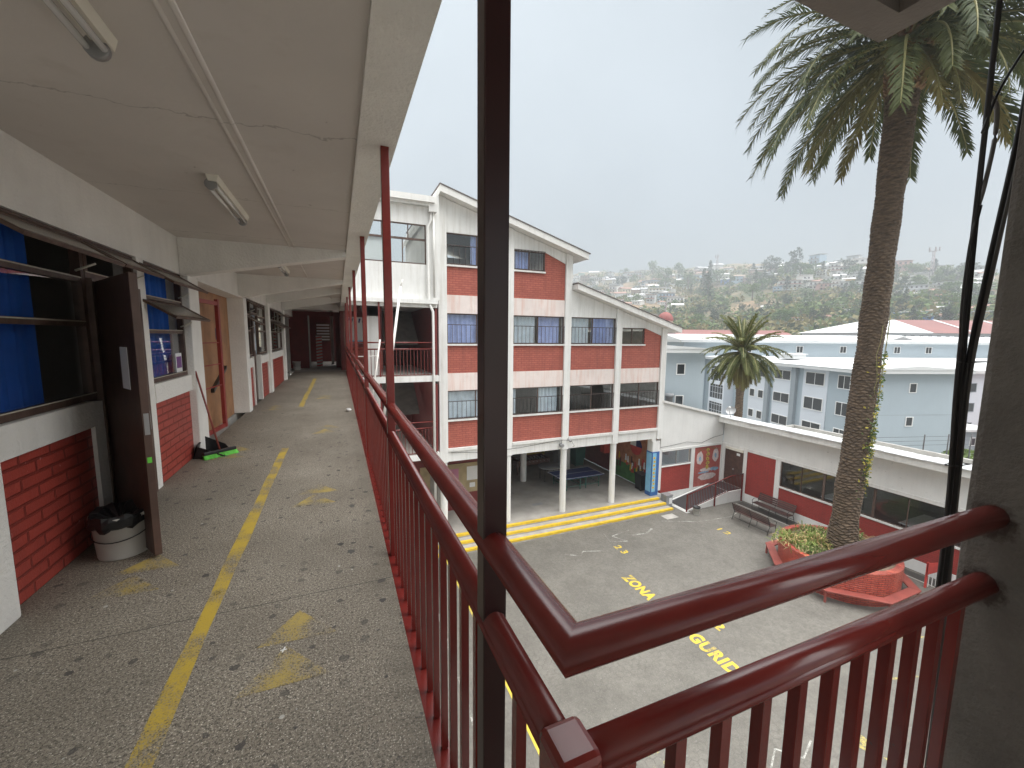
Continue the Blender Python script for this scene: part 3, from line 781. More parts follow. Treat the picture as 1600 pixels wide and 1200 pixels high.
def cab(pts, r, mt='cable'):
    P = [Vector(p) for p in pts]; out_ = []
    for i in range(len(P)-1):
        p0 = P[max(i-1, 0)]; p1 = P[i]; p2 = P[i+1]; p3 = P[min(i+2, len(P)-1)]
        for k in range(6):
            t_ = k/6; out_.append(.5*((2*p1)+(-p0+p2)*t_+(2*p0-5*p1+4*p2-p3)*t_*t_+(-p0+3*p1-3*p2+p3)*t_**3))
    out_.append(P[-1])
    b = MB(); b.tube(out_, r, 8); return b.build('cable', mt, cb)
cab([(1.80, .66, 2.83), (1.83, .66, 2.2), (1.89, .67, 1.5), (1.92, .66, 1.0), (1.93, .66, .3), (1.95, .66, -1.5)], .0072)
cab([(1.83, .67, 2.83), (1.86, .67, 2.2), (1.91, .665, 1.45), (1.94, .66, 1.0), (1.95, .66, .3), (1.96, .66, -1.5)], .0062)
cab([(1.97, .62, 2.83), (1.96, .63, 2.3), (1.93, .65, 1.8), (1.908, .655, 1.5), (1.932, .65, 1.0), (1.95, .65, .2), (1.98, .65, -1.5)], .0068, 'cable')
cab([(1.99, .63, 2.83), (1.985, .63, 2.3), (1.945, .64, 1.85), (1.918, .65, 1.5), (1.945, .65, 1.05), (1.965, .64, .3), (1.98, .64, -1.5)], .006, 'clearcable')
cab([(1.86, .66, 1.58), (1.835, .66, 1.72), (1.835, .66, 1.9), (1.86, .66, 2.02)], .006)
cab([(1.80, .655, 2.22), (1.86, .655, 2.34), (1.93, .65, 2.44), (1.97, .64, 2.5)], .004)
cab([(1.83, .66, 2.33), (1.88, .66, 2.31), (1.895, .66, 2.22), (1.87, .66, 2.08), (1.85, .66, 2.02)], .006, 'clearcable')
for x0_, x1_, z_ in ((1.895, 1.985, 1.53), (1.905, 1.975, 1.18)):
    b = MB(); b.tube([(x0_-.02, .668, z_+.001), (x0_, .650, z_), (x1_, .640, z_+.002), (x1_+.0, .672, z_), (x0_, .676, z_-.001), (x0_-.02, .668, z_)], .0022, 5); b.build('strap', 'cable', cb)

# ------------------------------------------------ small things on the walkway
t = thing('bucket', 'white plastic bucket lined with a black bag beside the open door', 'bucket', (-1.49, 3.76, 0))
def bucket(t, c, r, h, bag=True):
    if bag == 'lid':
        b = MB(); b.lathe(c, [(r*1.02, h*.88), (r*1.06, h*.9), (r*1.10, h*1.02), (r*.95, h*1.05), (r*.9, h*.9), (.001, h*.88)], 20); b.build('bin_bag', 'black', t)
    b = MB(); b.lathe(c, [(0.001, 0), (r*.84, 0), (r*.86, .01), (r*.97, h*.93), (r*1.03, h*.93), (r*1.03, h), (r*.95, h), (r*.82, .02)], 28); b.build('pail', 'bucket', t)
    if bag is True:
        b = MB(); random.seed(5); n_ = 28
        rings = []
        for rr, zz in ((r*.93, h*(.72 if bag is True else bag)), (r*1.06, h*(.80 if bag is True else .93)), (r*1.08, h*.96), (r*1.02, h*1.06), (r*.75, h*1.02), (r*.3, h*.85), (.001, h*.82)):
            rings.append([b.vt((c[0]+(rr*(1+.06*sin(5*a_)+jit(.05)))*cos(a_), c[1]+rr*(1+.05*cos(7*a_)+jit(.05))*sin(a_), c[2]+zz+jit(.015))) for a_ in [2*pi*j/n_ for j in range(n_)]])
        for i in range(len(rings)-1):
            for j in range(n_): b.face((rings[i][j], rings[i][(j+1) % n_], rings[i+1][(j+1) % n_], rings[i+1][j]))
        b.build('bin_bag', 'black', t)
    b = MB(); pts = [(c[0]+(r*.99)*cos(a_), c[1]+(r*.99)*sin(a_), c[2]+h*.62-.05*abs(cos((a_+pi/2)))) for a_ in [-pi+pi*k/14 for k in range(15)]]
    b.tube(pts, .004, 5); b.build('handle', 'black', t)
bucket(t, (-1.50, 3.74, 0), .168, .31)
t = thing('bucket', 'small white bin standing in the dark lobby doorway', 'bin', (-1.75, 20.9, 0)); bucket(t, (-1.75, 20.9, 0), .17, .38, False)
t = thing('dustpan', 'black plastic dustpan with side handles on the floor against the brick panel', 'dustpan', (-1.62, 6.42, 0))
b = MB(); b.box(-1.76, -1.42, 6.28, 6.62, .0, .012); b.prism([(-1.76, 6.28, .012), (-1.42, 6.28, .012), (-1.50, 6.28, .06), (-1.72, 6.28, .16)], (0, .015, 0)); b.prism([(-1.76, 6.605, .012), (-1.42, 6.605, .012), (-1.48, 6.605, .10), (-1.70, 6.605, .22)], (0, .015, 0)); b.prism([(-1.76, 6.28, .012), (-1.745, 6.28, .012), (-1.70, 6.28, .17), (-1.72, 6.28, .17)], (0, .34, .04)); b.build('pan', 'black', t)
t = thing('broom', 'broom with bright green bristles and a red handle leaning on the wall', 'broom', (-1.5, 6.32, 0))
a_, b_ = Vector((-1.63, 6.20, .05)), Vector((-1.33, 6.46, .05)); dv = (b_-a_); nv = Vector((-dv.y, dv.x, 0)).normalized()
b = MB(); b.prism([tuple(a_+nv*.025), tuple(b_+nv*.025), tuple(b_-nv*.025), tuple(a_-nv*.025)], (0, 0, .04)); b.build('head', 'black', t, bevel=.008)
b = MB(); random.seed(11)
for i in range(420):
    p = a_+dv*random.random()+nv*jit(.024); q = p+Vector((jit(.02), jit(.02), 0))+dv*jit(.03)-Vector((0, 0, .045)); q.z = .004
    w = dv.normalized()*.004
    q += nv*(-.03); b.quad(tuple(p-w), tuple(p+w), tuple(q+w), tuple(q-w))
b.build('bristles', 'green', t)
b = MB(); b.tube([(-1.48, 6.33, .09), (-1.705, 6.44, 1.12)], .011, 8); b.build('handle', 'seatred', t)
b = MB(); b.box(-.325, -.297, 2.211, 2.218, .002, .004); b.prism([(-.318, 2.198, .0025), (-.312, 2.196, .0025), (-.303, 2.232, .0025), (-.309, 2.234, .0025)], (0, 0, .0025)); b.build('litter', 'paper', label='tiny scrap of white paper on the floor between the line and the arrow', cat='litter')
b = MB(); b.lathe((.16, 9.2, .03), [(.001, -.03), (.05, -.02), (.06, .01), (.03, .03), (.001, .03)], 9); b.build('litter', 'paper', label='crumpled white paper ball on the floor beside the far railing', cat='litter')

# ================================================================== COURTYARD
b = MB(); b.poly([(-2, -20, GZ), (22.1, -20, GZ), (22.1, 17.9, GZ), (-2, 17.9, GZ)]); b.build('courtyard_ground', 'court', kind='structure')
b = MB(); b.poly([(-2.5, 16.9, -7.55), (17.0, 16.9, -7.55), (17.0, 30, -7.55), (-2.5, 30, -7.55)])
b.v = []; b.f = []; b.m = []; b.sm = []
b.box(-2.5, 16.9, 17.55, 30, -8.3, -7.55); b.build('pavilion_floor', 'pavilion', kind='structure')
# steps
t = thing('steps', 'three concrete steps with bright yellow edges leading up to the pavilion', 'steps', (9, 17, GZ))
lev = [(-7.55, 17.55, 17.75), (-7.71, 17.12, 17.55), (-7.88, 16.70, 17.12)]
for k, (z, y0, y1) in enumerate(lev):
    xr = 16.75-.0+.12*k
    if k: b = MB(); b.box(2.6, xr, y0, y1-.001, GZ-.1, z); b.build('tread', 'concrete', t)
    b = MB(); random.seed(k)
    x = 2.6
    while x < xr-.05:
        x2 = min(x+.6, xr); d_ = .15+jit(.012)
        b.box(x, x2, y0-.004, y0+d_, z-.1+jit(.01), z+.004); x = x2
    b.build('yellow_edge', 'yellow', t)

# painted lettering
def lettering(txt, org, size, mat, lab, cat='painted lettering', spacing=1.0, ang=-pi/2, bold=.02, zoff=.006, fit=(1, 1)):
    cu = D.curves.new('font', 'FONT'); cu.body = txt; cu.size = size; cu.space_character = spacing; cu.offset = bold
    to = D.objects.new('tmp', cu); COL.objects.link(to)
    dg = bpy.context.evaluated_depsgraph_get(); me = D.meshes.new_from_object(to.evaluated_get(dg)); D.objects.remove(to)
    me.materials.clear(); me.materials.append(M[mat])
    o = D.objects.new('painted_lettering', me); COL.objects.link(o)
    xs_ = [v_.co.x for v_ in me.vertices]; ys_ = [v_.co.y for v_ in me.vertices]; mx_, my_ = min(xs_), min(ys_); kx, ky = fit[0]/(max(xs_)-mx_), fit[1]/(max(ys_)-my_)
    for v_ in me.vertices: v_.co.x = (v_.co.x-mx_)*kx; v_.co.y = (v_.co.y-my_)*ky
    o.location = (org[0], org[1], GZ+zoff); o.rotation_euler = (0, 0, ang)
    o['label'] = lab; o['category'] = cat; return o
lettering('ZONA', (10.22, 12.62), .62, 'cyellow', 'yellow word ZONA painted on the courtyard paving', spacing=1.1, bold=.03, fit=(1.62, .50))
lettering('SEGURIDAD', (10.10, 9.62), .62, 'cyellow', 'long yellow word SEGURIDAD painted on the paving below the rail', spacing=1.12, bold=.03, fit=(2.98, .50))
lettering('2 3', (11.45, 14.76), .55, 'cyellow', 'small yellow figures 2 3 painted on the paving nearest the steps', bold=.015, fit=(.72, .36))
lettering('1 2', (17.42, 14.2), .55, 'cyellow', 'small yellow figures painted on the paving in front of the bench', bold=.015, fit=(.64, .34))
lettering('1-2', (11.32, 9.75), .55, 'cyellow', 'small yellow figures painted beside the word below the upper rail', bold=.015, fit=(.9, .38))
lettering('5', (6.2, 9.42), .5, 'cyellow2', 'worn yellow figure on the paving under the rail corner', bold=.03, fit=(.3, .42))
lettering('4 3', (6.2, 6.75), .5, 'cyellow2', 'worn yellow figures at the bottom of the view between the balusters', bold=.03, fit=(.7, .42))
lettering('5 6', (11.1, 4.95), .5, 'cyellow2', 'worn yellow figures on the paving seen near the pillar', bold=.03, fit=(.9, .42))
def courtline(pts, w, mat, lab):
    b = MB()
    for (x0, y0), (x1, y1) in zip(pts[:-1], pts[1:]):
        d = Vector((x1-x0, y1-y0)); l = d.length; d.normalize(); nx, ny = -d.y*w/2, d.x*w/2; k = max(1, int(l/.5))
        for i in range(k):
            a0 = Vector((x0, y0))+d*l*i/k; a1 = Vector((x0, y0))+d*l*(i+1)/k
            b.quad((a0.x+nx, a0.y+ny, GZ+.005), (a1.x+nx, a1.y+ny, GZ+.005), (a1.x-nx, a1.y-ny, GZ+.005), (a0.x-nx, a0.y-ny, GZ+.005))
    b.build('painted_line', mat, label=lab, cat='ground marking')
courtline([(4.0, 16.6), (4.0, -5)], .09, 'cyellow', 'straight yellow line on the paving seen through the balusters')
courtline([(2.9, 14), (2.7, 4)], .08, 'cwhite', 'thin white line on the paving beneath the walkway edge')
courtline([(15.9, 6.6), (18.8, 5.6)], .06, 'cyellow2', 'thin faded yellow line near the red planter, upper of two')
courtline([(14.2, 5.6), (18.8, 4.2)], .06, 'cyellow2', 'thin faded yellow line near the pillar, lower of two')
courtline([(9.0, 15.0), (9.6, 14.6), (9.9, 14.9), (10.8, 14.6)], .06, 'cwhite', 'wavy white chalk mark on the paving by the steps')
courtline([(11.8, 16.0), (11.6, 15.2), (12.4, 14.9), (12.0, 15.6), (13.2, 15.8)], .05, 'cwhite', 'angular white chalk mark on the paving below the steps')
courtline([(13.0, 15.3), (13.8, 15.2), (14.4, 15.5)], .10, 'cwhite', 'curved pale smear on the paving below the steps')
courtline([(15.5, 16.0), (17.2, 15.2), (19.4, 15.0), (20.4, 15.3)], .04, 'cwhite', 'long thin pale crack line on the paving before the ramp')
courtline([(8.6, 5.2), (9.2, 5.5), (9.6, 5.1), (10.2, 5.3)], .04, 'cwhite', 'wavy pale mark on the paving at the bottom between balusters')
b = MB(); b.box(15.9, 16.7, 16.0, 16.5, GZ, GZ+.008); b.build('manhole_cover', 'concrete', label='pale square concrete cover in the paving beside the steps', cat='cover')
b = MB(); b.box(21.35, 21.88, -10, 16.2, GZ, GZ+.006); b.build('gutter', 'blackstrip', label='dark drainage gutter along the foot of the long white building', cat='gutter')
b = MB(); b.box(21.28, 21.345, -10, 16.2, GZ, GZ+.007); b.build('gutter_edge', 'concrete', label='pale edge strip beside the drainage gutter', cat='kerb')

# lower storeys under the walkway
b = MB(); b.box(-1.9, .10, -6, 17.5, -8.05, -.242); b.build('lower_wing', 'white_wall', label='white lower storeys of the wing beneath the walkway', cat='building')

# ================================================================== FOUR-STOREY SCHOOL BLOCK
FY = 18.0
blk = thing('school_block', 'four-storey white school block with red brick panels and stepped sloping roofs', 'building', (10.6, FY, -7.55))
cx = [4.28, 7.47, 10.62, 13.76, 16.87]; cw = .19
def roof1(x): return 7.78-.298*(x-4.25)
def roof2(x): return 4.19-.2985*(x-10.88)
for i, x in enumerate(cx):
    top = (roof1(x)-.28) if i < 3 else (roof2(x)-.28)
    b = MB(); w = cw*(.95 if i else 1.0)
    b.prism([(x-w, FY-.10, -4.16), (x+w, FY-.10, -4.16), (x+w, FY-.10, top+(-.298*w)), (x-w, FY-.10, top+.298*w)], (0, .40, 0))
    b.build('column', 'white_wall', blk)
    if i < 4:
        b = MB(); b.lathe((x+.02, FY+.10, 0), [(.17, -7.55), (.165, -4.16)], 18); b.build('post', 'white_wall', blk)
for x in (7.5, 10.6, 13.8):
    b = MB(); b.lathe((x, 23.0, 0), [(.2, -7.55), (.2, -4.1)], 16); b.build('post', 'white_wall', blk)
# beam and ledges
b = MB()
for i in range(4): b.box(cx[i]+cw, cx[i+1]-cw, FY-.04, FY+.30, -4.14, -3.66)
b.box(cx[4]-.5, cx[4]-cw, FY-.03, FY+.29, -4.3, -4.141)
b.build('ground_beam', 'white_wall', blk)
b = MB()
for i in range(4): b.box(cx[i]+cw, cx[i+1]-cw, FY-.12, FY+.20, -3.655, -3.52)
b.build('ledge', 'fascia', blk)
rows = {1: (4.70, 6.07, 3.40, 2.62), 2: (1.25, 2.60, -.06, -.86), 3: (-2.19, -.88, -3.515, None)}
def fwin(x0, x1, z0, z1, splits, curtains=(), bars=.62, vb=13, row=2):
    y = FY+.06
    b = MB(); w = .045
    b.box(x0, x1, y-.03, y+.03, z0, z0+w); b.box(x0, x1, y-.03, y+.03, z1-w, z1); b.box(x0, x0+w, y-.03, y+.03, z0+w, z1-w); b.box(x1-w, x1, y-.03, y+.03, z0+w, z1-w)
    for s_ in splits: xx = x0+(x1-x0)*s_; b.box(xx-w/2, xx+w/2, y-.03, y+.03, z0+w, z1-w)
    win = b.build('window', 'brownframe', blk)
    b = MB(); b.box(x0+.03, x1-.03, y-.003, y+.003, z0+.03, z1-.03); b.build('pane', 'glassf', win)
    for a0, a1, mt in curtains:
        b = MB(); b.smooth = True; prev = None; k = int(34*(a1-a0)/.5)+4; ph = random.random()*6
        for i in range(k+1):
            xx = x0+(x1-x0)*(a0+(a1-a0)*i/k); yy = y+.16+.035*sin(i*1.1+ph)+.02*sin(i*.45+ph*2)
            cur = (b.vt((xx+jit(.01), yy+jit(.01), z0+.04)), b.vt((xx, yy, z1-.02)))
            if prev: b.face((prev[0], prev[1], cur[1], cur[0]))
            prev = cur
        b.build('curtain', mt, win)
    if bars:
        b = MB(); yb = FY-.06; zt = z0+(z1-z0)*bars
        b.box(x0, x1, yb-.012, yb+.012, zt, zt+.03); b.box(x0, x1, yb-.012, yb+.012, z0+.03, z0+.06)
        for i in range(vb+1):
            xx = x0+.03+(x1-x0-.06)*i/vb; b.box(xx-.008, xx+.008, yb-.008, yb+.008, z0+.06, zt)
        b.build('guard_bars', 'darkbars', win)
    b = MB(); b.box(x0-.02, x1+.02, FY-.09, FY+.22, z0-.075, z0-.002); b.build('sill', 'fascia', win)
    return win
random.seed(21)
def bx(i): return cx[i]+cw+.002, cx[i+1]-cw-.002
for i in range(4):
    x0, x1 = bx(i)
    # row 3
    b = MB(); b.box(x0, x1, FY, FY+.2, -3.515, -2.267); b.build('brick_panel', 'brick_f', blk)
    b = MB(); b.box(x0, x1, FY-.03, FY+.2, -.86, -.065); b.build('spandrel', 'band', blk)
    cur3 = [((0, 1, 'lightcurtain'),), ((0, .1, 'lightcurtain'), (.52, .92, 'lightcurtain')), (), ()][i]
    fwin(x0, x1, -2.19, -.865, ((.48,), (.5,), (.5,), (.5,))[i], cur3)
    # row 2 brick
    b = MB(); b.box(x0, x1, FY, FY+.2, -.06, 1.173); b.build('brick_panel', 'brick_f', blk)
    if i < 3: fwin(x0, x1, 1.25, 2.60, ((.5,), (.48,), (.48,))[i], [((0, .85, 'bluecurtain'), (.9, 1, 'lightcurtain')), ((.05, .45, 'lightcurtain'), (.5, .95, 'bluecurtain')), ((0, .42, 'lightcurtain'), (.5, 1, 'bluecurtain'))][i])
    if i < 2:
        b = MB(); b.box(x0, x1, FY-.03, FY+.2, 2.605, 3.40); b.build('spandrel', 'band', blk)
        b = MB(); b.box(x0, x1, FY, FY+.2, 3.402, 4.62); b.build('brick_panel', 'brick_f', blk)
# row 2 bay 4: small window and brick
x0, x1 = bx(3); xw = 15.53
fwin(x0, xw-.02, 1.25, 2.12, (.47,), (), bars=0)
b = MB(); b.prism([(xw, FY, 1.173), (x1, FY, 1.173), (x1, FY, 1.72), (xw, FY, 2.12)], (0, .2, 0)); b.build('brick_panel', 'brick_f', blk)
b = MB(); b.prism([(x0, FY-.02, 2.125), (xw, FY-.02, 2.125), (x1, FY-.02, 1.73), (x1, FY-.02, roof2(x1)-.28), (x0, FY-.02, roof2(x0)-.28)], (0, .22, 0)); b.build('gable_wall', 'white_wall', blk)
x0, x1 = bx(2)
b = MB(); b.prism([(x0, FY-.02, 2.605), (x1, FY-.02, 2.605), (x1, FY-.02, roof2(x1)-.28), (x0, FY-.02, roof2(x0)-.28)], (0, .22, 0)); b.build('gable_wall', 'white_wall', blk)
# row 1
x0, x1 = bx(0)
fwin(x0, x1, 4.70, 6.05, (.5,), ((.42, .92, 'bluecurtain'),), bars=.6, vb=10)
b = MB(); b.prism([(x0, FY-.02, 6.055), (x1, FY-.02, 6.055), (x1, FY-.02, roof1(x1)-.28), (x0, FY-.02, roof1(x0)-.28)], (0, .22, 0)); b.build('gable_wall', 'white_wall', blk)
x0, x1 = bx(1); xw = 9.31
fwin(x0, xw-.02, 4.70, 5.60, (.5,), ((.08, .5, 'bluecurtain'),), bars=1.0, vb=9)
b = MB(); b.prism([(xw, FY, 4.62), (x1, FY, 4.62), (x1, FY, 5.15), (xw+.05, FY, 5.58), (xw, FY, 5.58)], (0, .2, 0)); b.build('brick_panel', 'brick_f', blk)
b = MB(); b.prism([(x0, FY-.02, 5.605), (xw, FY-.02, 5.605), (x1, FY-.02, 5.16), (x1, FY-.02, roof1(x1)-.28), (x0, FY-.02, roof1(x0)-.28)], (0, .22, 0)); b.build('gable_wall', 'white_wall', blk)
# roofs
def sroof(xa, xb, f, nm='roof'):
    b = MB(); d_ = 9.0
    b.prism([(xa, FY-.55, f(xa)-.28), (xb, FY-.55, f(xb)-.28), (xb, FY-.55, f(xb)), (xa, FY-.55, f(xa))], (0, .09, 0))
    b.build('fascia', 'fascia', blk)
    b = MB(); b.prism([(xa, FY-.46, f(xa)-.26), (xb, FY-.46, f(xb)-.26), (xb, FY-.46, f(xb)-.02), (xa, FY-.46, f(xa)-.02)], (0, d_, 0))
    b.build('roof', 'fascia', blk)
    b = MB(); b.prism([(xa-.03, FY-.58, f(xa)+.002), (xb+.08, FY-.58, f(xb+.08)+.002), (xb+.08, FY-.58, f(xb+.08)+.045), (xa-.03, FY-.58, f(xa)+.045)], (0, d_+.1, 0))
    b.build('roof_sheet', 'asphalt_roof', blk)
sroof(4.12, 11.42, roof1); sroof(10.85, 17.65, roof2)
b = MB(); b.prism([(4.12, FY-.5, 7.5), (4.12, FY-.5, 7.8), (3.75, FY-.1, 7.0), (3.75, FY-.1, 6.7)], (0, 8, 0)); b.build('roof_return', 'fascia', blk)
# mass behind: slabs, back and side walls, room partitions
b = MB()
for z in (-4.1, -.75, 2.7): b.box(4.3, 16.7 if z < 2 else 16.7, FY+.3, 26, z, z+.25)
b.box(4.1, 4.3, FY+.3, 26, -7.5, 7.2); b.box(16.7, 16.87, FY+.3, 26, -3.9, 2.0); b.box(10.62, 10.8, FY+.3, 26, 2.95, 5.3)
for x in (10.55,): b.box(x, x+.1, FY+.3, 26, -3.8, 2.6)
b.build('room_walls', 'room', blk)
b = MB(); b.box(4.1, 16.87, 26, 26.2, -4, 3.0); b.box(4.1, 10.8, 26, 26.2, 3.0, 6.5); b.build('back_wall', 'white_wall', blk)
b = MB(); b.box(16.872, 16.95, FY+.31, 26, -4.3, 1.9); b.build('side_wall', 'white_wall', blk)
# pavilion walls
b = MB(); b.box(-2, 17.6, 29.0, 29.2, -7.55, -4.1); b.box(4.3, 17.5, 26.21, 29.2, -4.1, -3.9); b.box(16.98, 17.1, 22.01, 28.99, -7.55, -4.1); b.build('pavilion_back_wall', 'maroon_wall', blk)
b = MB(); b.box(7.15, 7.3, 20.3, 26, -7.55, -4.1); b.box(1.6, 7.15, 20.3, 20.45, -7.55, -4.1); b.build('pavilion_side_wall', 'maroon_wall', blk)
nb = MB(); nb.box(3.6, 7.0, 20.26, 20.295, -6.65, -5.05); nbo = nb.build('notice_board', 'tanboard', blk)
nb = MB(); nb.box(4.9, 5.6, 20.25, 20.258, -6.3, -5.3); nb.box(4.4, 4.7, 20.25, 20.258, -6.2, -5.6); nb.build('poster', 'pink', nbo)
nb = MB(); nb.box(6.05, 6.75, 20.25, 20.258, -6.0, -5.25); nb.box(6.2, 6.5, 20.25, 20.258, -6.4, -6.15); nb.build('poster', 'paper', nbo)
# mural wall inside the pavilion at right
mx = 16.98
mp_ = MB(); mp_.box(mx, mx+.12, 18.3, 22.0, -7.55, -4.2); mural = mp_.build('mural_wall', 'orange_p', blk, label='pavilion side wall painted with a flag balloon and a crowd of figures')
b = MB(); b.box(mx-.012, mx-.002, 18.3, 22.0, -7.55, -6.5); b.build('painted_meadow', 'grass_p', mural)
b = MB(); b.cur = 0
c0 = (20.0, -5.15); R_ = .55
def disc(bb, cy, cz, r, a0, a1, x, k=16):
    pts = [(x, cy, cz)] + [(x, cy+r*cos(a0+(a1-a0)*j/k), cz+r*sin(a0+(a1-a0)*j/k)) for j in range(k+1)]
    for j in range(1, k+1): bb.poly([pts[0], pts[j], pts[j+1]])
disc(b, c0[0], c0[1], R_, 0, pi/2, mx-.015); b.cur = 1; disc(b, c0[0], c0[1], R_, pi, 2*pi, mx-.015); b.cur = 2; disc(b, c0[0], c0[1], R_, pi/2, pi, mx-.015)
b.m = [0 if q == 0 else q for q in b.m]
b.build('painted_balloon', ['paper', 'red_p', 'navy'], mural)
b = MB(); random.seed(8)
for k in range(34):
    yy = random.uniform(18.5, 21.8); zz = random.uniform(-6.75, -6.0); b.cur = random.randrange(4)
    disc(b, yy, zz+.16, .07, 0, 2*pi, mx-.017-.0003*k, 8); b.quad((mx-.017-.0003*k, yy-.1, zz-.2), (mx-.017-.0003*k, yy+.1, zz-.2), (mx-.017-.0003*k, yy+.07, zz+.1), (mx-.017-.0003*k, yy-.07, zz+.1))
b.build('painted_figures', ['yellow', 'red_p', 'paper', 'wood'], mural)
b = MB(); b.box(16.42, 16.95, FY-.06, FY+.42, -7.6, -4.92); blue = b.build('corner_column', 'bluepaint', blk)
b = MB(); b.box(16.40, 16.415, FY-.02, FY+.38, -7.3, -5.0); b.box(16.47, 16.72, FY-.075, FY-.065, -7.3, -5.0); b.cur = 1; random.seed(2)
for k in range(9): z = -7.1+.22*k; b.box(16.5+.03*(k % 2), 16.64+.03*(k % 2), FY-.082, FY-.076, z, z+.12)
b.build('painted_strip', ['skyblue', 'yellow'], blue)
b = MB(); b.box(16.44, 16.95, FY-.05, FY+.4, -4.92, -4.301); b.build('column_top', 'white_wall', blk)

# inside the pavilion: things
t = thing('table_tennis_table', 'blue table tennis table with white border and thin green legs in the pavilion', 'table', (13.3, 21.1, -7.55))
TT = lambda u, v, z: (13.3+u*.995-v*.10, 21.1+u*.10*0+v*.995, z)
b = MB(TT); b.box(-1.5, 1.5, -.8, .8, -6.80, -6.76); b.build('tabletop', 'ttblue', t)
b = MB(TT)
for q in ((-1.5, 1.5, -.8, -.76), (-1.5, 1.5, .76, .8), (-1.5, -1.46, -.76, .76), (1.46, 1.5, -.76, .76)): b.box(*q, -6.759, -6.755)
b.box(-1.46, 1.46, -.012, .012, -6.759, -6.755); b.build('border_line', 'paper', t)
for u in (-1.1, -.15, .25, 1.2):
    b = MB(TT); b.tube([TT(u, -.68, -7.55), TT(u, -.68, -6.8)], .02, 6) if False else b.box(u-.02, u+.02, -.70, -.66, -7.55, -6.8); b.box(u-.02, u+.02, .66, .70, -7.55, -6.8); b.box(u-.015, u+.015, -.66, .66, -7.3, -7.26); b.build('leg_frame', 'teal', t)
b = MB(TT); b.box(-1.1, 1.2, -.69, -.67, -7.32, -7.29); b.box(-1.3, 1.3, -.68, -.65, -6.88, -6.80); b.build('rail', 'teal', t)
t = thing('oval_table', 'dark stacked oval tabletop standing behind the table tennis table', 'table', (12.3, 22.6, -7.55))
b = MB(); b.lathe((12.3, 22.6, 0), [(.001, -6.62), (.75, -6.62), (.8, -6.66), (.75, -6.7), (.001, -6.7)], 24); b.build('tabletop', 'greybin', t)
b = MB()
for dx, dy in ((-.5, -.3), (.5, -.3), (-.5, .4), (.5, .4)): b.box(12.3+dx-.02, 12.3+dx+.02, 22.6+dy-.02, 22.6+dy+.02, -7.55, -6.7)
b.build('legs', 'benchiron', t)
t = thing('table_football', 'wooden table football game with steel rods behind the white posts', 'game table', (11.8, 24.6, -7.55))
b = MB(); b.box(10.6, 13.0, 24.0, 24.1, -6.95, -6.6); b.box(10.6, 13.0, 25.1, 25.2, -6.95, -6.6); b.box(10.6, 10.7, 24.1, 25.1, -6.95, -6.6); b.box(12.9, 13.0, 24.1, 25.1, -6.95, -6.6); b.box(10.7, 12.9, 24.1, 25.1, -6.95, -6.85); b.build('cabinet', 'wood', t)
for dx in (10.62, 12.88):
    for dy in (24.02, 25.06): b = MB(); b.box(dx, dx+.11, dy, dy+.11, -7.55, -6.95); b.build('leg', 'wood', t)
b = MB()
for k in range(8): x = 10.95+.27*k; b.tube([(x, 23.8, -6.68), (x, 25.4, -6.68)], .012, 6); [b.box(x-.02, x+.02, yy-.02, yy+.02, -6.80, -6.62) for yy in (24.35, 24.6, 24.85)]
b.build('rods', 'greymetal', t)
def wbin(x, y, s, mt, lab):
    t = thing('wheeled_bin', lab, 'bin', (x, y, -7.55), None)
    b = MB(); b.prism([(x-.26*s, y-.28*s, -7.5), (x+.26*s, y-.28*s, -7.5), (x+.26*s, y+.28*s, -7.5), (x-.26*s, y+.28*s, -7.5)], (0, 0, .02)); i = [b.vt(p) for p in ((x-.25*s, y-.26*s, -7.48), (x+.25*s, y-.26*s, -7.48), (x+.25*s, y+.26*s, -7.48), (x-.25*s, y+.26*s, -7.48), (x-.3*s, y-.33*s, -7.55+s), (x+.3*s, y-.33*s, -7.55+s), (x+.3*s, y+.33*s, -7.55+s), (x-.3*s, y+.33*s, -7.55+s))]
    for q in ((0, 1, 5, 4), (1, 2, 6, 5), (2, 3, 7, 6), (3, 0, 4, 7)): b.face([i[k] for k in q])
    b.build('body', mt, t)
    b = MB(); b.prism([(x-.33*s, y-.37*s, -7.55+s), (x+.33*s, y-.37*s, -7.55+s), (x+.30*s, y-.37*s, -7.49+s), (x-.30*s, y-.37*s, -7.49+s)], (0, .76*s, .02)); b.build('lid', mt, t, bevel=.02)
    b = MB()
    for dx in (-.22, .22): b.tube([(x+dx*s-.03, y-.2*s, -7.47), (x+dx*s+.03, y-.2*s, -7.47)], .075, 12)
    b.build('wheels', 'black', t)
wbin(16.65, 19.0, .95, 'black', 'black wheeled bin in front of the painted mural wall')
wbin(15.6, 24.6, 1.3, 'teal', 'tall dark green wheeled bin at the back of the pavilion, right one')
wbin(14.4, 25.0, 1.25, 'greybin', 'grey wheeled bin at the back of the pavilion beside the green bin')
wbin(17.0, 26.0, 1.2, 'teal', 'dark green wheeled bin in the deepest corner of the pavilion')
b = MB(); b.box(12.9, 13.9, 27.6, 28.6, -7.55, -6.5); b.box(14.0, 14.6, 27.7, 28.5, -7.55, -6.7); b.build('crate', 'yellow', label='yellow crates stacked against the back wall of the pavilion', cat='crate', bevel=.03)
b = MB(); b.box(16.35, 16.9, 22.4, 22.9, -6.2, -4.4); b.build('cabinet', 'red_p', label='red cabinet hanging beside the mural in the pavilion', cat='cabinet', bevel=.02)
t = thing('litter_bin', 'grey square litter bin with a white notice at the end of the steps', 'bin', (17.15, 17.45, GZ))
b = MB(); b.box(16.95, 17.42, 17.22, 17.66, GZ, -7.4); b.build('body', 'greybin', t, bevel=.02)
b = MB(); b.box(16.93, 17.44, 17.20, 17.68, -7.395, -7.33); b.build('rim', 'greymetal', t, bevel=.01)
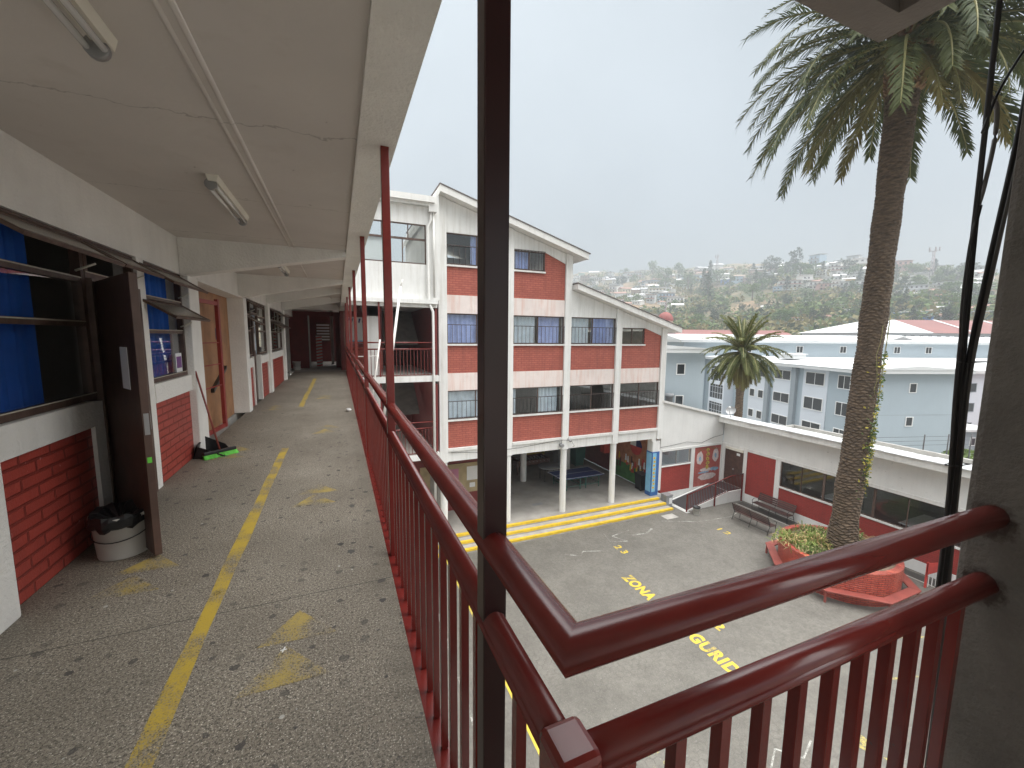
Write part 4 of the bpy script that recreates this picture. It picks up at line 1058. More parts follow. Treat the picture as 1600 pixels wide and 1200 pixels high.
b = MB(); b.box(17.16, 17.38, 17.212, 17.218, -7.85, -7.5); b.build('notice', 'paper', t)
b = MB(); b.box(9.5, 10.1, 19.2, 19.5, -7.549, -7.545); b.build('drain_cover', 'greymetal', label='small dark drain cover in the pavilion floor', cat='cover')

# facade wires and lamp
b = MB(); b.tube([(4.6, 17.85, -3.7), (6.2, 17.82, -3.85), (8.2, 17.82, -3.78), (10.2, 17.8, -3.6), (10.9, 17.8, -3.68), (11.1, 17.8, -4.0), (11.0, 17.8, -4.05)], .012, 5)
b.build('facade_cable', 'cable', label='loose black cable hanging along the beam of the school block', cat='cable')
b = MB(); b.tube([(10.35, 17.95, -3.9), (10.35, 17.7, -3.9)], .09, 12); b.build('wall_lamp', 'greymetal', label='small round grey box on the beam of the school block', cat='junction box')
b = MB(); b.tube([(10.8, 17.95, -3.62), (10.75, 17.6, -3.68)], .05, 10); b.build('wall_lamp', 'greymetal', label='small grey lamp on the beam of the school block', cat='lamp')

# ------------------------------------------------ link wing with balconies and stairs
lw = thing('stair_wing', 'white stair wing with open balconies between the walkway and the brick block', 'building', (2.5, 17.6, -7.55))
WY = 17.6
b = MB(); 
wx0, wx1, wz0, wz1 = .9, 3.53, 4.55, 6.15
b.box(-2, 3.95, WY, WY+.2, 3.10, wz0); b.box(-2, 3.95, WY, WY+.2, wz1, 6.85); b.box(-2, wx0, WY, WY+.2, wz0, wz1); b.box(wx1, 3.95, WY, WY+.2, wz0, wz1)
b.box(3.95, 4.09, WY, 26, 3.1, 7.4) ; b.build('wall', 'white_wall', lw)
b = MB(); y = WY+.05; w = .05
b.box(wx0, wx1, y-.03, y+.03, wz0, wz0+w); b.box(wx0, wx1, y-.03, y+.03, wz1-w, wz1); b.box(wx1-w, wx1, y-.03, y+.03, wz0, wz1); b.box(wx0, wx1, y-.035, y+.035, 5.50, 5.58)
for x in (1.75, 2.78): b.box(x, x+.04, y-.03, y+.03, 5.58, wz1)
for x in (1.9, 2.55): b.box(x, x+.04, y-.03, y+.03, wz0, 5.5)
wo = b.build('window', 'brownframe', lw)
b = MB(); b.box(wx0, wx1, y-.003, y+.003, wz0+.02, wz1-.02); b.build('pane', 'glassf', wo)
b = MB(); b.box(wx0, 1.85, y+.06, y+.08, wz0, 5.5); b.build('curtain', 'paper', wo)
b = MB(); b.box(-3, 3.85, WY-.35, WY-.22, 6.98, 7.22); b.build('gutter', 'fascia', lw)
b = MB(); b.prism([(-3, WY-.22, 6.86), (-3, WY-.22, 7.2), (-3, 25, 9.0), (-3, 25, 8.7)], (6.95, 0, 0)); b.build('roof', 'fascia', lw)
for z, zl in ((-.09, -.34), (-3.50, -3.76), (3.10, 2.93)):
    b = MB(); b.box(.42 if z > -1 else -1.9, 3.95, WY-.25, 24, zl, z); b.build('slab', 'white_wall', lw)
for z in (-.09, -3.50):
    b = MB(); b.box(.42, 3.9, WY-.24, 24, z, z+.003); b.build('balcony_floor', 'concrete', lw)
b = MB(); b.box(1.15, 1.62, 18.2, 18.5, -.09, 2.93); b.build('column', 'white_wall', lw)
b = MB(); b.box(1.15, 1.62, 18.2, 18.5, -7.55, -.34); b.build('column', 'white_wall', lw)
b = MB(); b.box(.42, 3.95, 17.5, 17.75, 2.78, 2.93); b.prism([(1.0, 18.2, 2.93), (1.7, 18.2, 2.93), (1.62, 18.2, 2.4), (1.15, 18.2, 2.4)], (0, 5, 0)); b.build('beam', 'white_wall', lw)
for zf in (-.09, -3.50):
    b = MB(); b.prism([(1.9, 19.5, zf+2.9), (3.2, 19.5, zf+2.9), (3.9, 19.5, zf+1.3), (2.6, 19.5, zf+1.3), ], (0, 1.3, 0)) if False else None
    b = b or MB(); b.prism([(2.0, 20.2, zf+1.25), (3.6, 20.2, zf+1.25), (3.6, 22.2, zf+2.75), (2.0, 22.2, zf+2.75)], (0, 0, .2))
    b.build('stair_flight', 'stairgrey', lw)
    b = MB(); b.box(3.86, 3.95, 17.6, 24, zf+.01, zf+3.0); b.box(1.7, 3.86, 23.9, 24, zf+.01, zf+3.0); b.build('stairwell_wall', 'maroon_wall', lw)
for zf in (-.09, -3.50):
    b = MB(); b.tube([(.40, 17.45, zf+1.40), (3.85, 17.45, zf+1.40)], .03, 8); b.tube([(.40, 17.45, zf+1.13), (3.85, 17.45, zf+1.13)], .03, 8); b.box(.40, 3.85, 17.43, 17.47, zf+.03, zf+.06)
    for k in range(24): x = .5+.143*k; b.box(x-.011, x+.011, 17.44, 17.46, zf+.06, zf+1.12)
    b.build('balcony_railing', 'rail', lw)
b = MB(); b.box(1.53, 1.60, 17.42, 17.48, -.09, 2.93); b.box(1.53, 1.60, 17.42, 17.48, -3.5, -.34); b.build('red_post', 'rail', lw)
b = MB()
b.tube([(3.72, 17.50, 6.95), (3.72, 17.50, 6.35), (3.58, 17.48, 6.05), (3.58, 17.48, 3.0), (3.72, 17.30, 2.6), (3.72, 17.28, -7.6)], .055, 10)
b.tube([(3.83, 17.50, 6.95), (3.83, 17.50, 3.2)], .045, 8); b.box(3.62, 3.95, 17.35, 17.6, 6.65, 6.97); b.build('downpipe', 'pipe', lw)
b = MB(); b.tube([(2.36, 16.3, 3.72), (2.28, 16.3, 3.45)], .025, 8); b.tube([(2.28, 16.3, 3.45), (1.30, 16.3, -3.2)], .05, 10); b.build('pole', 'ivory', label='long white leaning pole in front of the stair wing, taller one', cat='pole')
b = MB(); b.tube([(1.45, 16.0, 1.45), (.98, 16.0, -1.6)], .032, 8); b.build('pole', 'ivory', label='short thin white leaning pole in front of the stair wing balcony', cat='pole')
b = MB(); b.tube([(.42, 17.2, .75), (1.5, 17.2, .78)], .02, 6); b.build('pole', 'ivory', label='thin white tube tied across the upper balcony bars', cat='pole')

# ------------------------------------------------ link wall with mural, and long white building
lk = thing('link_wall', 'white mould-spotted wall with a small window and painted mural at the courtyard corner', 'wall', (19.5, FY, -7.55))
def cop(x): return -2.08-(x-17.12)*.237
b = MB(); b.prism([(17.07, FY, -4.86), (22.08, FY, -4.86), (22.08, FY, cop(22.08)), (17.07, FY, cop(17.07))], (0, .2, 0)); b.build('upper_wall', 'white_spot', lk)
b = MB(); b.prism([(16.96, FY-.14, cop(16.96)), (22.08, FY-.14, cop(22.08)), (22.08, FY-.14, cop(22.08)+.13), (16.96, FY-.14, cop(16.96)+.13)], (0, .5, 0)); b.build('coping', 'fascia', lk)
b = MB()
b.box(16.96, 17.17, FY-.03, FY+.18, -7.3, -4.86); b.box(19.47, 19.75, FY-.03, FY+.18, -7.5, -4.86); b.box(21.98, 22.08, FY-.03, FY+.18, -7.5, -4.86); b.box(17.17, 21.98, FY-.05, FY+.15, -4.99, -4.861)
b.box(16.96, 22.08, FY-.02, FY+.2, GZ, -7.5); b.build('frame', 'white_spot', lk)
b = MB(); b.box(17.172, 19.468, FY, FY+.15, -7.5, -5.93); b.build('brick_panel', 'brick_cx', lk)
b = MB(); y = FY+.03
b.box(17.172, 19.468, y-.03, y+.03, -5.87, -5.82); b.box(17.172, 19.468, y-.03, y+.03, -5.04, -4.992); b.box(17.172, 17.21, y-.03, y+.03, -5.82, -5.04); b.box(19.43, 19.468, y-.03, y+.03, -5.82, -5.04); b.box(18.30, 18.34, y-.03, y+.03, -5.82, -5.04)
wn = b.build('window', 'greymetal', lk)
b = MB(); b.box(17.2, 19.45, y-.003, y+.003, -5.84, -5.02); b.build('pane', 'glassf', wn)
b = MB(); b.box(17.17, 19.47, FY-.06, FY+.15, -5.93, -5.872); b.build('sill', 'fascia', wn)
mu = MB(); mu.box(19.752, 21.978, FY+.02, FY+.15, -7.5, -4.992); mur = mu.build('mural_panel', 'brick_m', lk, label='red panel painted with a yellow figure, white ovals and blue waves')
def blob(bb, x, z, rx, rz, y, k=14, wob=.15, seed=1):
    random.seed(seed); pts = [(x+rx*(1+jit(wob))*cos(2*pi*j/k), y, z+rz*(1+jit(wob))*sin(2*pi*j/k)) for j in range(k)]
    for j in range(k): bb.poly([(x, y, z), pts[j], pts[(j+1) % k]])
b = MB()
blob(b, 20.25, -5.72, .27, .42, FY+.015, seed=3); blob(b, 21.55, -5.62, .27, .42, FY+.015, seed=4)
blob(b, 20.9, -6.95, .75, .22, FY+.016, seed=5); blob(b, 20.8, -6.5, .5, .12, FY+.0165, seed=6); b.build('painted_clouds', 'muralwhite', mur)
b = MB(); blob(b, 20.6, -6.65, .5, .07, FY+.013, seed=7, wob=.3); blob(b, 21.5, -6.5, .45, .12, FY+.013, seed=8, wob=.3); blob(b, 20.25, -5.75, .09, .16, FY+.012, seed=9); blob(b, 21.55, -5.65, .09, .16, FY+.012, seed=10); b.build('painted_waves', 'muralblue', mur)
b = MB()
for k in range(5): blob(b, 20.88+.02*(k % 2), -5.25-.27*k, .13+.025*(k % 2), .125, FY+.010-.0003*k, seed=20+k, wob=.25)
b.build('painted_figure', 'mustard', mur)
b = MB()
for k in range(4): blob(b, 20.88, -5.27-.27*k, .04, .07, FY+.007-.0003*k, seed=40+k, wob=.3)
for k in range(5): blob(b, 20.1+.16*k, -5.25+.03*k, .09, .025, FY+.012, seed=50+k, wob=.4); blob(b, 21.15+.15*k, -5.12-.035*k, .09, .025, FY+.012, seed=60+k, wob=.4)
b.build('painted_leaves', 'olive_p', mur)
b = MB(); b.tube([(17.0, 17.94, -4.70), (17.8, 17.94, -4.66), (19.0, 17.93, -4.55), (20.2, 17.93, -4.72), (21.2, 17.93, -4.45), (22.0, 17.93, -4.35), (22.04, 17.93, -3.4)], .012, 5); b.build('cable', 'cable', lk)

CXW = 22.1
ct = thing('canteen_building', 'long low white building with red brick panels and ribbon windows beside the courtyard', 'building', (CXW, 8, GZ))
YN = -6
b = MB(); b.box(CXW, CXW+.2, YN, 17.98, -4.86, -3.50); b.build('upper_wall', 'white_spot', ct)
b = MB(); b.box(CXW-.04, CXW+.2, YN, 17.97, -5.02, -4.862); b.build('lintel', 'fascia', ct)
b = MB(); b.box(CXW-.02, CXW+.2, YN, 17.96, GZ, -7.58); b.build('plinth', 'white_spot', ct)
b = MB(); b.box(CXW-.55, CXW-.45, YN, 18.02, -3.50, -3.20); b.build('fascia', 'fascia', ct)
b = MB(); b.prism([(CXW-.45, YN, -3.48), (CXW+.3, YN, -3.48), (CXW+7, YN, -5.1), (CXW+7, YN, -4.9), (CXW+.3, YN, -3.24), (CXW-.45, YN, -3.24)], (0, 18.0-YN+6, 0)); b.build('roof', 'fascia', ct)
b = MB(); random.seed(44); y = YN
while y < 17.9:
    y2 = min(y+random.uniform(.5, 1.1), 17.95)
    b.box(CXW-.62+jit(.03), CXW+.35+jit(.05), y, y2-.01, -3.19, -3.165+random.random()*.025); y = y2
b.build('roof_tiles', 'roofw', ct)
for y0, y1 in ((17.78, 17.96), (16.28, 16.5), (14.28, 14.55), ): b = MB(); b.box(CXW-.03, CXW+.18, y0, y1, -7.58, -5.02); b.build('pier', 'white_spot', ct)
b = MB(); b.box(CXW, CXW+.06, 16.502, 17.778, -7.35, -5.18); dd_ = b.build('door', 'brown', ct, label='dark brown double door at the top of the ramp')
b = MB(); b.box(CXW-.006, CXW-.001, 16.75, 16.98, -5.45, -5.3); b.build('notice', 'paper', dd_)
b = MB(); b.tube([(CXW-.04, 17.15, -6.35), (CXW, 17.15, -6.35)], .04, 8); b.build('handle', 'greymetal', dd_)
b = MB(); b.box(CXW-.1, CXW-.005, 16.5, 17.7, -5.17, -5.02); b.build('door_header', 'cream', ct)
b = MB(); b.box(CXW, CXW+.15, 14.552, 16.278, -7.578, -5.022); b.build('brick_panel', 'brick_c', ct)
b = MB(); b.box(CXW, CXW+.15, YN, 14.278, -7.578, -6.52); b.build('brick_panel', 'brick_c', ct)
b = MB(); b.box(CXW-.05, CXW+.18, YN, 14.28, -6.515, -6.44); b.build('sill', 'fascia', ct)
y = 14.27
wins = []
edges = [14.27, 12.1, 10.0, 7.6, 5.3, 3.0, .6, -2, -4.4]
for a1, a0 in zip(edges[:-1], edges[1:]):
    b = MB(); x = CXW+.06; w = .05
    b.box(x-.03, x+.03, a0, a1, -6.438, -6.39); b.box(x-.03, x+.03, a0, a1, -5.07, -5.022); b.box(x-.03, x+.03, a0, a0+w, -6.39, -5.07); b.box(x-.03, x+.03, a1-w, a1, -6.39, -5.07); mm = (a0+a1)/2; b.box(x-.02, x+.02, mm-.02, mm+.02, -6.39, -5.07)
    wo = b.build('window', 'brownframe', ct)
    b = MB(); b.box(x-.003, x+.003, a0+.03, a1-.03, -6.40, -5.05); b.build('pane', 'glass', wo)
b = MB(); b.box(CXW+.2, 28.5, YN, 17.9, -7.45, -7.35); b.box(28.4, 28.6, YN, 17.9, -7.4, -4.2); b.box(CXW+.2, 28.5, 17.7, 17.85, -7.4, -4.2); b.box(CXW+.2, 28.5, YN, YN+.1, -7.4, -4.2)
b.build('room_walls', 'room', ct)
for k, yy in enumerate((12.3, 9.0, 6.0)):
    t = thing('dining_table', ['white dining table seen through the far canteen window', 'white dining table seen through the canteen window right of the palm trunk', 'white dining table seen through the nearest canteen window'][k], 'table', (24, yy, -7.35), 'canteen tables')
    b = MB(); b.box(23.2, 25.4, yy-.5, yy+.5, -6.66, -6.61); b.build('tabletop', 'paper', t, bevel=.01)
    for dx in (23.3, 25.3):
        for dy in (-.42, .42): b = MB(); b.box(dx-.02, dx+.02, yy+dy-.02, yy+dy+.02, -7.35, -6.66); b.build('leg', 'benchiron', t)
# satellite dish
t = thing('satellite_dish', 'small grey satellite dish on the roof corner of the long white building', 'dish', (21.75, 17.3, -3.16))
b = MB(); cdir = Vector((-.6, -.3, .5)).normalized(); q = cdir.to_track_quat('Z', 'Y'); base = Vector((21.8, 17.35, -2.75))
rings = []
for r_, z_ in ((.001, 0), (.10, .012), (.2, .04), (.28, .085)): rings.append([b.vt(tuple(base+q @ Vector((r_*cos(2*pi*j/20), r_*sin(2*pi*j/20), z_)))) for j in range(20)])
b.smooth = True
for i in range(3):
    for j in range(20): b.face((rings[i][j], rings[i][(j+1) % 20], rings[i+1][(j+1) % 20], rings[i+1][j]))
b.build('dish', 'greymetal', t)
b = MB(); b.tube([(21.85, 17.4, -3.19), tuple(base)], .02, 6); b.tube([tuple(base+q @ Vector((0, -.34, .1))), tuple(base+q @ Vector((0, -.05, .5)))], .014, 5); b.build('arm', 'greymetal', t)
b = MB(); pp = base+q @ Vector((0, -.03, .52)); b.box(pp.x-.05, pp.x+.05, pp.y-.05, pp.y+.05, pp.z-.04, pp.z+.04); b.build('receiver', 'paper', t)

# ramp
t = thing('ramp', 'dark rubber-covered ramp with white edges rising to the brown door', 'ramp', (19.8, 17, GZ))
b = MB(); b.prism([(17.65, 16.42, GZ), (20.9, 16.42, -7.38), (22.08, 16.42, -7.38), (22.08, 16.42, GZ)], (0, 1.5, 0)); b.build('ramp_body', 'white_spot', t)
b = MB(); b.prism([(17.75, 16.55, GZ+.026), (20.9, 16.55, -7.374), (20.9, 16.55, -7.368), (17.75, 16.55, GZ+.032)], (0, 1.25, 0)); b.box(20.95, 22.07, 16.55, 17.9, -7.376, -7.368); b.build('ramp_surface', 'ramp', t)
b = MB(); b.prism([(17.5, 16.22, GZ), (17.75, 16.22, GZ), (17.75, 16.22, GZ+.012), (17.5, 16.22, GZ+.012)], (0, 1.6, 0)); b.build('ramp_edge', 'chalk', t)
t = thing('ramp_railing', 'low dark red handrail with thin bars along the ramp', 'railing', (19.8, 16.36, GZ))
def rz(x): return min(-7.38, GZ+(x-17.65)*(.67/3.25)) if x > 17.65 else GZ
b = MB(); b.tube([(17.62, 16.36, GZ+.98), (20.9, 16.36, -7.38+.98), (22.0, 16.36, -7.38+1.0)], .03, 8); b.build('top_rail', 'rail', t)
b = MB(); b.tube([(17.62, 16.36, GZ+.12), (20.9, 16.36, -7.38+.1), (22.0, 16.36, -7.38+.1)], .02, 6); b.build('bottom_rail', 'rail', t)
for x in (17.62, 19.75, 21.95): b = MB(); b.box(x-.03, x+.03, 16.33, 16.39, GZ, rz(x)+1.0); b.build('post', 'rail', t)
for k in range(34): x = 17.75+.124*k; b = MB(); b.box(x-.009, x+.009, 16.35, 16.37, rz(x)+.12, rz(x)+.97); b.build('baluster', 'rail', t)
t = thing('bucket', 'white bucket with a black bag at the foot of the ramp railing', 'bucket', (17.9, 15.95, GZ)); bucket(t, (17.9, 15.95, GZ), .19, .42, 'lid')

# benches
def bench(cx_, cy_, face, lab, L_=2.05):
    t = thing('garden_bench', lab, 'bench', (cx_, cy_, GZ), 'slatted iron benches in the courtyard')
    T = lambda u, d, z: (cx_+face*d, cy_+u, GZ+z)     # u along Y, d toward the front
    b = MB(T)
    for k in range(4): b.box(-L_/2, L_/2, -.20+.115*k, -.115+.115*k, .43, .45)
    b.build('seat', 'benchwood', t)
    b = MB(T)
    for k in range(4):
        z = .54+.10*k; d0 = -.26-.045*k; b.prism([(-L_/2, d0, z), (L_/2, d0, z), (L_/2, d0-.03, z+.075), (-L_/2, d0-.03, z+.075)], (0, .018*1, 0))
    b.build('backrest', 'benchwood', t)
    for u in (-L_/2+.04, 0, L_/2-.04):
        b = MB()
        b.tube([T(u, .22, 0), T(u, .24, .25), T(u, .20, .42), T(u, -.22, .42), T(u, -.27, .55), T(u, -.44, .95)], .016, 6)
        b.tube([T(u, -.38, 0), T(u, -.30, .25), T(u, -.22, .42)], .016, 6)
        if u: b.tube([T(u, .20, .42), T(u, .27, .58), T(u, .12, .68), T(u, -.32, .66)], .014, 6)
        b.build('leg_frame', 'benchiron', t)
    b = MB(); b.tube([T(-L_/2+.04, -.33, .16), T(L_/2-.04, -.33, .16)], .012, 5); b.build('stretcher', 'benchiron', t)
bench(19.55, 13.75, 1, 'dark slatted bench seen from behind in the open courtyard')
bench(21.55, 14.2, -1, 'dark slatted bench against the red brick wall of the long building')

# planter
PC = (18.5, 9.4)
t = thing('planter', 'round red painted brick planter around the palm with plants inside', 'planter', (*PC, GZ))
b = MB(); b.lathe((*PC, 0), [(1.98, GZ), (2.0, -6.80)], 64); b.lathe((*PC, 0), [(2.0, -6.80), (1.78, -6.79)], 64); b.lathe((*PC, 0), [(1.78, -6.79), (1.78, -7.1)], 64)
m_, n_, bs_, o_ = newmat('round planter brick'); M['planter_r'] = m_
tcx = posvec(n_); s_ = N(n_, 'SeparateXYZ'); L(n_, N(n_, 'NewGeometry').outputs['Position'], s_.inputs[0])
an = math_(n_, 'MULTIPLY', math_(n_, 'ARCTAN2', math_(n_, 'SUBTRACT', s_.outputs[1], PC[1]), math_(n_, 'SUBTRACT', s_.outputs[0], PC[0])), 2.0)
cbn = N(n_, 'CombineXYZ'); L(n_, an, cbn.inputs[0]); L(n_, math_(n_, 'ADD', s_.outputs[2], math_(n_, 'MULTIPLY', noise(n_, tcx, 2.2, 2), .10)), cbn.inputs[1])
tb = N(n_, 'TexBrick'); L(n_, cbn.outputs[0], tb.inputs['Vector']); tb.inputs['Scale'].default_value = 1; tb.inputs['Brick Width'].default_value = .25; tb.inputs['Row Height'].default_value = .075; tb.inputs['Mortar Size'].default_value = .017; tb.inputs['Mortar Smooth'].default_value = .6
tb.inputs['Color1'].default_value = (.50, .075, .04, 1); tb.inputs['Color2'].default_value = (.36, .05, .03, 1); tb.inputs['Mortar'].default_value = (.17, .025, .018, 1)
cc = mixc(n_, rng(n_, noise(n_, tcx, 3, 5), .4, .75, 0, .5), tb.outputs[0], (.60, .16, .10)); L(n_, cc, bs_.inputs['Base Color']); bs_.inputs['Roughness'].default_value = .4
bump(n_, bs_, math_(n_, 'ADD', math_(n_, 'SUBTRACT', 1., tb.outputs[1]), math_(n_, 'MULTIPLY', noise(n_, tcx, 14, 4), .9)), 1., .03)
b.build('planter_wall', 'planter_r', t)
b = MB(); pts = [(PC[0]+1.79*cos(2*pi*j/24), PC[1]+1.79*sin(2*pi*j/24), -6.92) for j in range(24)]; b.poly(pts); b.build('soil', 'soil', t)
for k in range(8):
    a0 = pi/8+2*pi*k/8; a1 = a0+2*pi/8; ro, ri = 2.52, 2.17
    P0, P1 = (PC[0]+ro*cos(a0), PC[1]+ro*sin(a0)), (PC[0]+ro*cos(a1), PC[1]+ro*sin(a1)); Q0, Q1 = (PC[0]+ri*cos(a0), PC[1]+ri*sin(a0)), (PC[0]+ri*cos(a1), PC[1]+ri*sin(a1))
    b = MB(); g_ = .01
    b.prism([(P0[0], P0[1], -7.61), (P1[0], P1[1], -7.61), (Q1[0], Q1[1], -7.61), (Q0[0], Q0[1], -7.61)], (0, 0, .05)); b.build('seat_board', 'seatred', t, bevel=.008)
    b = MB(); rr = 2.44; b.box(PC[0]+rr*cos(a0)-.03, PC[0]+rr*cos(a0)+.03, PC[1]+rr*sin(a0)-.03, PC[1]+rr*sin(a0)+.03, GZ, -7.615); b.build('seat_leg', 'seatred', t)

# courtyard gate piece at right
t = thing('railing_gate', 'short red railing gate beside the plinth near the pillar', 'railing', (21.4, 7.3, GZ))
b = MB(); b.box(20.9, 20.96, 7.5, 7.56, GZ, GZ+1.05); b.box(21.9, 21.96, 7.2, 7.26, GZ, GZ+1.05); b.prism([(20.9, 7.5, GZ+.55), (21.9, 7.2, GZ+.75), (21.9, 7.2, GZ+1.02), (20.9, 7.5, GZ+1.02)], (0, .03, 0)); b.build('panel', 'red_p', t)
b = MB()
for k in range(6): x = 21.0+.16*k; b.box(x-.01, x+.01, 7.5-.3*(x-20.9), 7.52-.3*(x-20.9), GZ+.05, GZ+.6)
b.build('bars', 'paper', t)

# ================================================================== PALMS
def frond_mesh(e0, droop, Lf, nl, ll, seed, lw_=.04, mats=('palmleaf', 'rachis'), vfold=.35):
    rnd = random.Random(seed); b = MB(); k = 22
    pts = []; p = Vector((0, 0, 0)); e = e0; side = 0.; tw = rnd.uniform(-.25, .25)
    for i in range(k+1):
        pts.append(p.copy()); t_ = i/k
        e = e0-droop*(t_**1.3); yaw = tw*t_
        p = p+Vector((cos(e)*cos(yaw), cos(e)*sin(yaw), sin(e)))*(Lf/k)
    b.cur = 1; b.tube(pts, .03, 5, rs=[.06*(1-.9*i/k)+.006 for i in range(k+1)])
    b.cur = 0
    for i in range(nl):
        t_ = .10+.90*(i+.5)/nl; f_ = t_*k; i0 = min(int(f_), k-1); fr = f_-i0
        c = pts[i0].lerp(pts[i0+1], fr); d = (pts[i0+1]-pts[i0]).normalized()
        sd = d.cross(Vector((0, 0, 1)))
        if sd.length < .1: sd = Vector((0, 1, 0))
        sd.normalize(); upv = sd.cross(d).normalized()
        env = min(1, .35+t_*2.2)*(1-.55*max(0, t_-.55)/.45)
        for s_ in (-1, 1):
            l_ = ll*env*rnd.uniform(.85, 1.1); fa = radians(rnd.uniform(38, 58))-t_*.25
            dr_ = (d*cos(fa)+sd*s_*sin(fa)+upv*rnd.uniform(-.25, vfold)).normalized()
            tip = c+dr_*l_+Vector((0, 0, -.25*l_*rnd.uniform(.5, 1.3)))
            mid = c+dr_*l_*.5+Vector((0, 0, -.03*l_))
            wv = (dr_.cross(upv)).normalized()*lw_*.5+upv*lw_*.12
            a1_, a2_ = b.vt(c-wv*.6), b.vt(c+wv*.6); m1, m2 = b.vt(mid-wv), b.vt(mid+wv); tp = b.vt(tip)
            b.face((a1_, a2_, m2, m1)); b.face((m1, m2, tp))
    me = D.meshes.new('frond'); me.from_pydata(b.v, [], b.f)
    for q in mats: me.materials.append(M[q])
    me.polygons.foreach_set('material_index', b.m); me.update(); return me

def palm(loc, H, lab, r0, r1, Lf, levels, ll, nl, topdir, leaf, old, ringh=.11, lean=None, seed=1, bossr=1.25, seg=44):
    t = thing('palm_tree', lab, 'palm tree', loc)
    rnd = random.Random(seed); b = MB(); nring = int(H/ringh)
    lx, ly = topdir; rings = []
    def ctr(z):
        q = z/H; return (loc[0]+lx*q*q+H*.009*sin(pi*q), loc[1]+ly*q*q-H*.004*sin(pi*q))
    for i in range(nring+1):
        z = H*i/nring; q = z/H
        r_ = r1+(r0-r1)*exp(-q*5) + r1*.10*min(1, max(0, (q-.70)/.12)) + .05*mnoise.noise(Vector((seed, 0, z*.9)))
        for sub in (0, 1):
            ring = []
            for j in range(seg):
                a_ = 2*pi*j/seg
                zz = z + ringh*.9*mnoise.noise(Vector((cos(a_)*1.1, sin(a_)*1.1, z*.9+seed*3))) + (ringh*.45)*abs(((j/seg*11+(i % 2)*.5) % 1)*2-1) + .02*mnoise.noise(Vector((a_*3, i, seed)))
                rr = r_*(1.0 if sub == 0 else 1.07)+.022*mnoise.noise(Vector((a_*6, i*.9, 3+seed)))
                if sub: zz += ringh*.7
                c_ = ctr(min(z, H)); ring.append(b.vt((c_[0]+rr*cos(a_), c_[1]+rr*sin(a_), loc[2]+zz)))
            rings.append(ring)
    for i in range(len(rings)-1):
        for j in range(seg): b.face((rings[i][j], rings[i][(j+1) % seg], rings[i+1][(j+1) % seg], rings[i+1][j]))
    b.build('trunk', 'trunk', t)
    top = Vector((loc[0]+lx, loc[1]+ly, loc[2]+H))
    b = MB()       # boss of cut leaf bases
    for i in range(15):
        zz = -.95+.17*i; rr = r1*bossr*(1-.20*abs(i-8)/7.)
        for j in range(16):
            a_ = 2*pi*(j+.5*(i % 2))/16; c_ = top+Vector((rr*.85*cos(a_), rr*.85*sin(a_), zz-.35)); od = Vector((cos(a_), sin(a_), .55)).normalized(); sd = Vector((-sin(a_), cos(a_), 0)); uv_ = od.cross(sd)
            w_ = r1*.24; h_ = .07
            base_ = [c_+sd*w_+uv_*h_, c_-sd*w_+uv_*h_, c_-sd*w_-uv_*h_, c_+sd*w_-uv_*h_]; tipc = c_+od*(.26*r1/.55)
            f2 = [tipc+(p_-c_)*.55 for p_ in base_]
            i1 = [b.vt(tuple(p_)) for p_ in base_]; i2 = [b.vt(tuple(p_)) for p_ in f2]
            b.face(i2)
            for k in range(4): b.face((i1[k], i1[(k+1) % 4], i2[(k+1) % 4], i2[k]))
    b.build('crown_boss', 'boss', t)
    for li, (n_f, e0, droop, lf) in enumerate(levels):
        n_f = n_f+3
        meshes = [frond_mesh(radians(e0), radians(droop), Lf*lf, nl, ll, seed*31+li*5+q, mats=((old if li == 0 else leaf), 'rachis'), lw_=.052 if Lf > 4 else .042) for q in range(2)]
        for k in range(n_f):
            o = D.objects.new('frond', meshes[k % 2]); COL.objects.link(o); o.parent = t
            a_ = 2*pi*(k+rnd.uniform(-.3, .3))/n_f+li*.7
            off = top-Vector(loc)+Vector((cos(a_)*r1*.55, sin(a_)*r1*.55, .15+.12*li))
            o.location = off; o.rotation_euler = (rnd.uniform(-.15, .15), rnd.uniform(-.12, .12), a_); s_ = rnd.uniform(.88, 1.08); o.scale = (s_, s_, s_)
    return t
palm((18.6, 9.33, -7.1), 18.7, 'tall thick-trunked palm growing from the red round planter', .47, .385, 5.6,
     [(4, -36, 40, .80), (13, -15, 62, .97), (16, 5, 78, 1.0), (15, 25, 88, 1.0), (13, 45, 80, 1.0), (11, 65, 62, .95)], .74, 100, (.15, -.35), 'palmleaf', 'palmold', seed=2, bossr=1.5)
palm((27.0, 21.0, -9.0), 9.2, 'smaller full-crowned palm standing in front of the grey blocks', .31, .25, 2.9,
     [(12, -60, 22, .8), (14, -28, 48, .95), (14, -2, 62, 1.0), (12, 22, 66, 1.0), (10, 45, 56, 1.0), (7, 70, 38, .95)], .42, 92, (.15, 0), 'palm2leaf', 'palmold', ringh=.12, seed=5, seg=28)

def leafcloud(b, c, rx, ry, rz_, n_, s, rnd, flat=.0):
    for _ in range(n_):
        while True:
            p = Vector((rnd.uniform(-1, 1), rnd.uniform(-1, 1), rnd.uniform(-1, 1)))
            if .25 < p.length < 1: break
        q = Vector((c[0]+p.x*rx, c[1]+p.y*ry, c[2]+p.z*rz_))
        a = Vector((rnd.uniform(-1, 1), rnd.uniform(-1, 1), rnd.uniform(-.7, .7))).normalized(); d_ = a.cross(Vector((rnd.uniform(-1, 1), rnd.uniform(-1, 1), rnd.uniform(-1, 1))).normalized())
        if d_.length < .1: continue
        d_.normalize(); ss_ = s*rnd.uniform(.6, 1.4)
        b.quad(q-a*ss_-d_*ss_*.1, q-d_*ss_*.6, q+a*ss_, q+d_*ss_*.6)
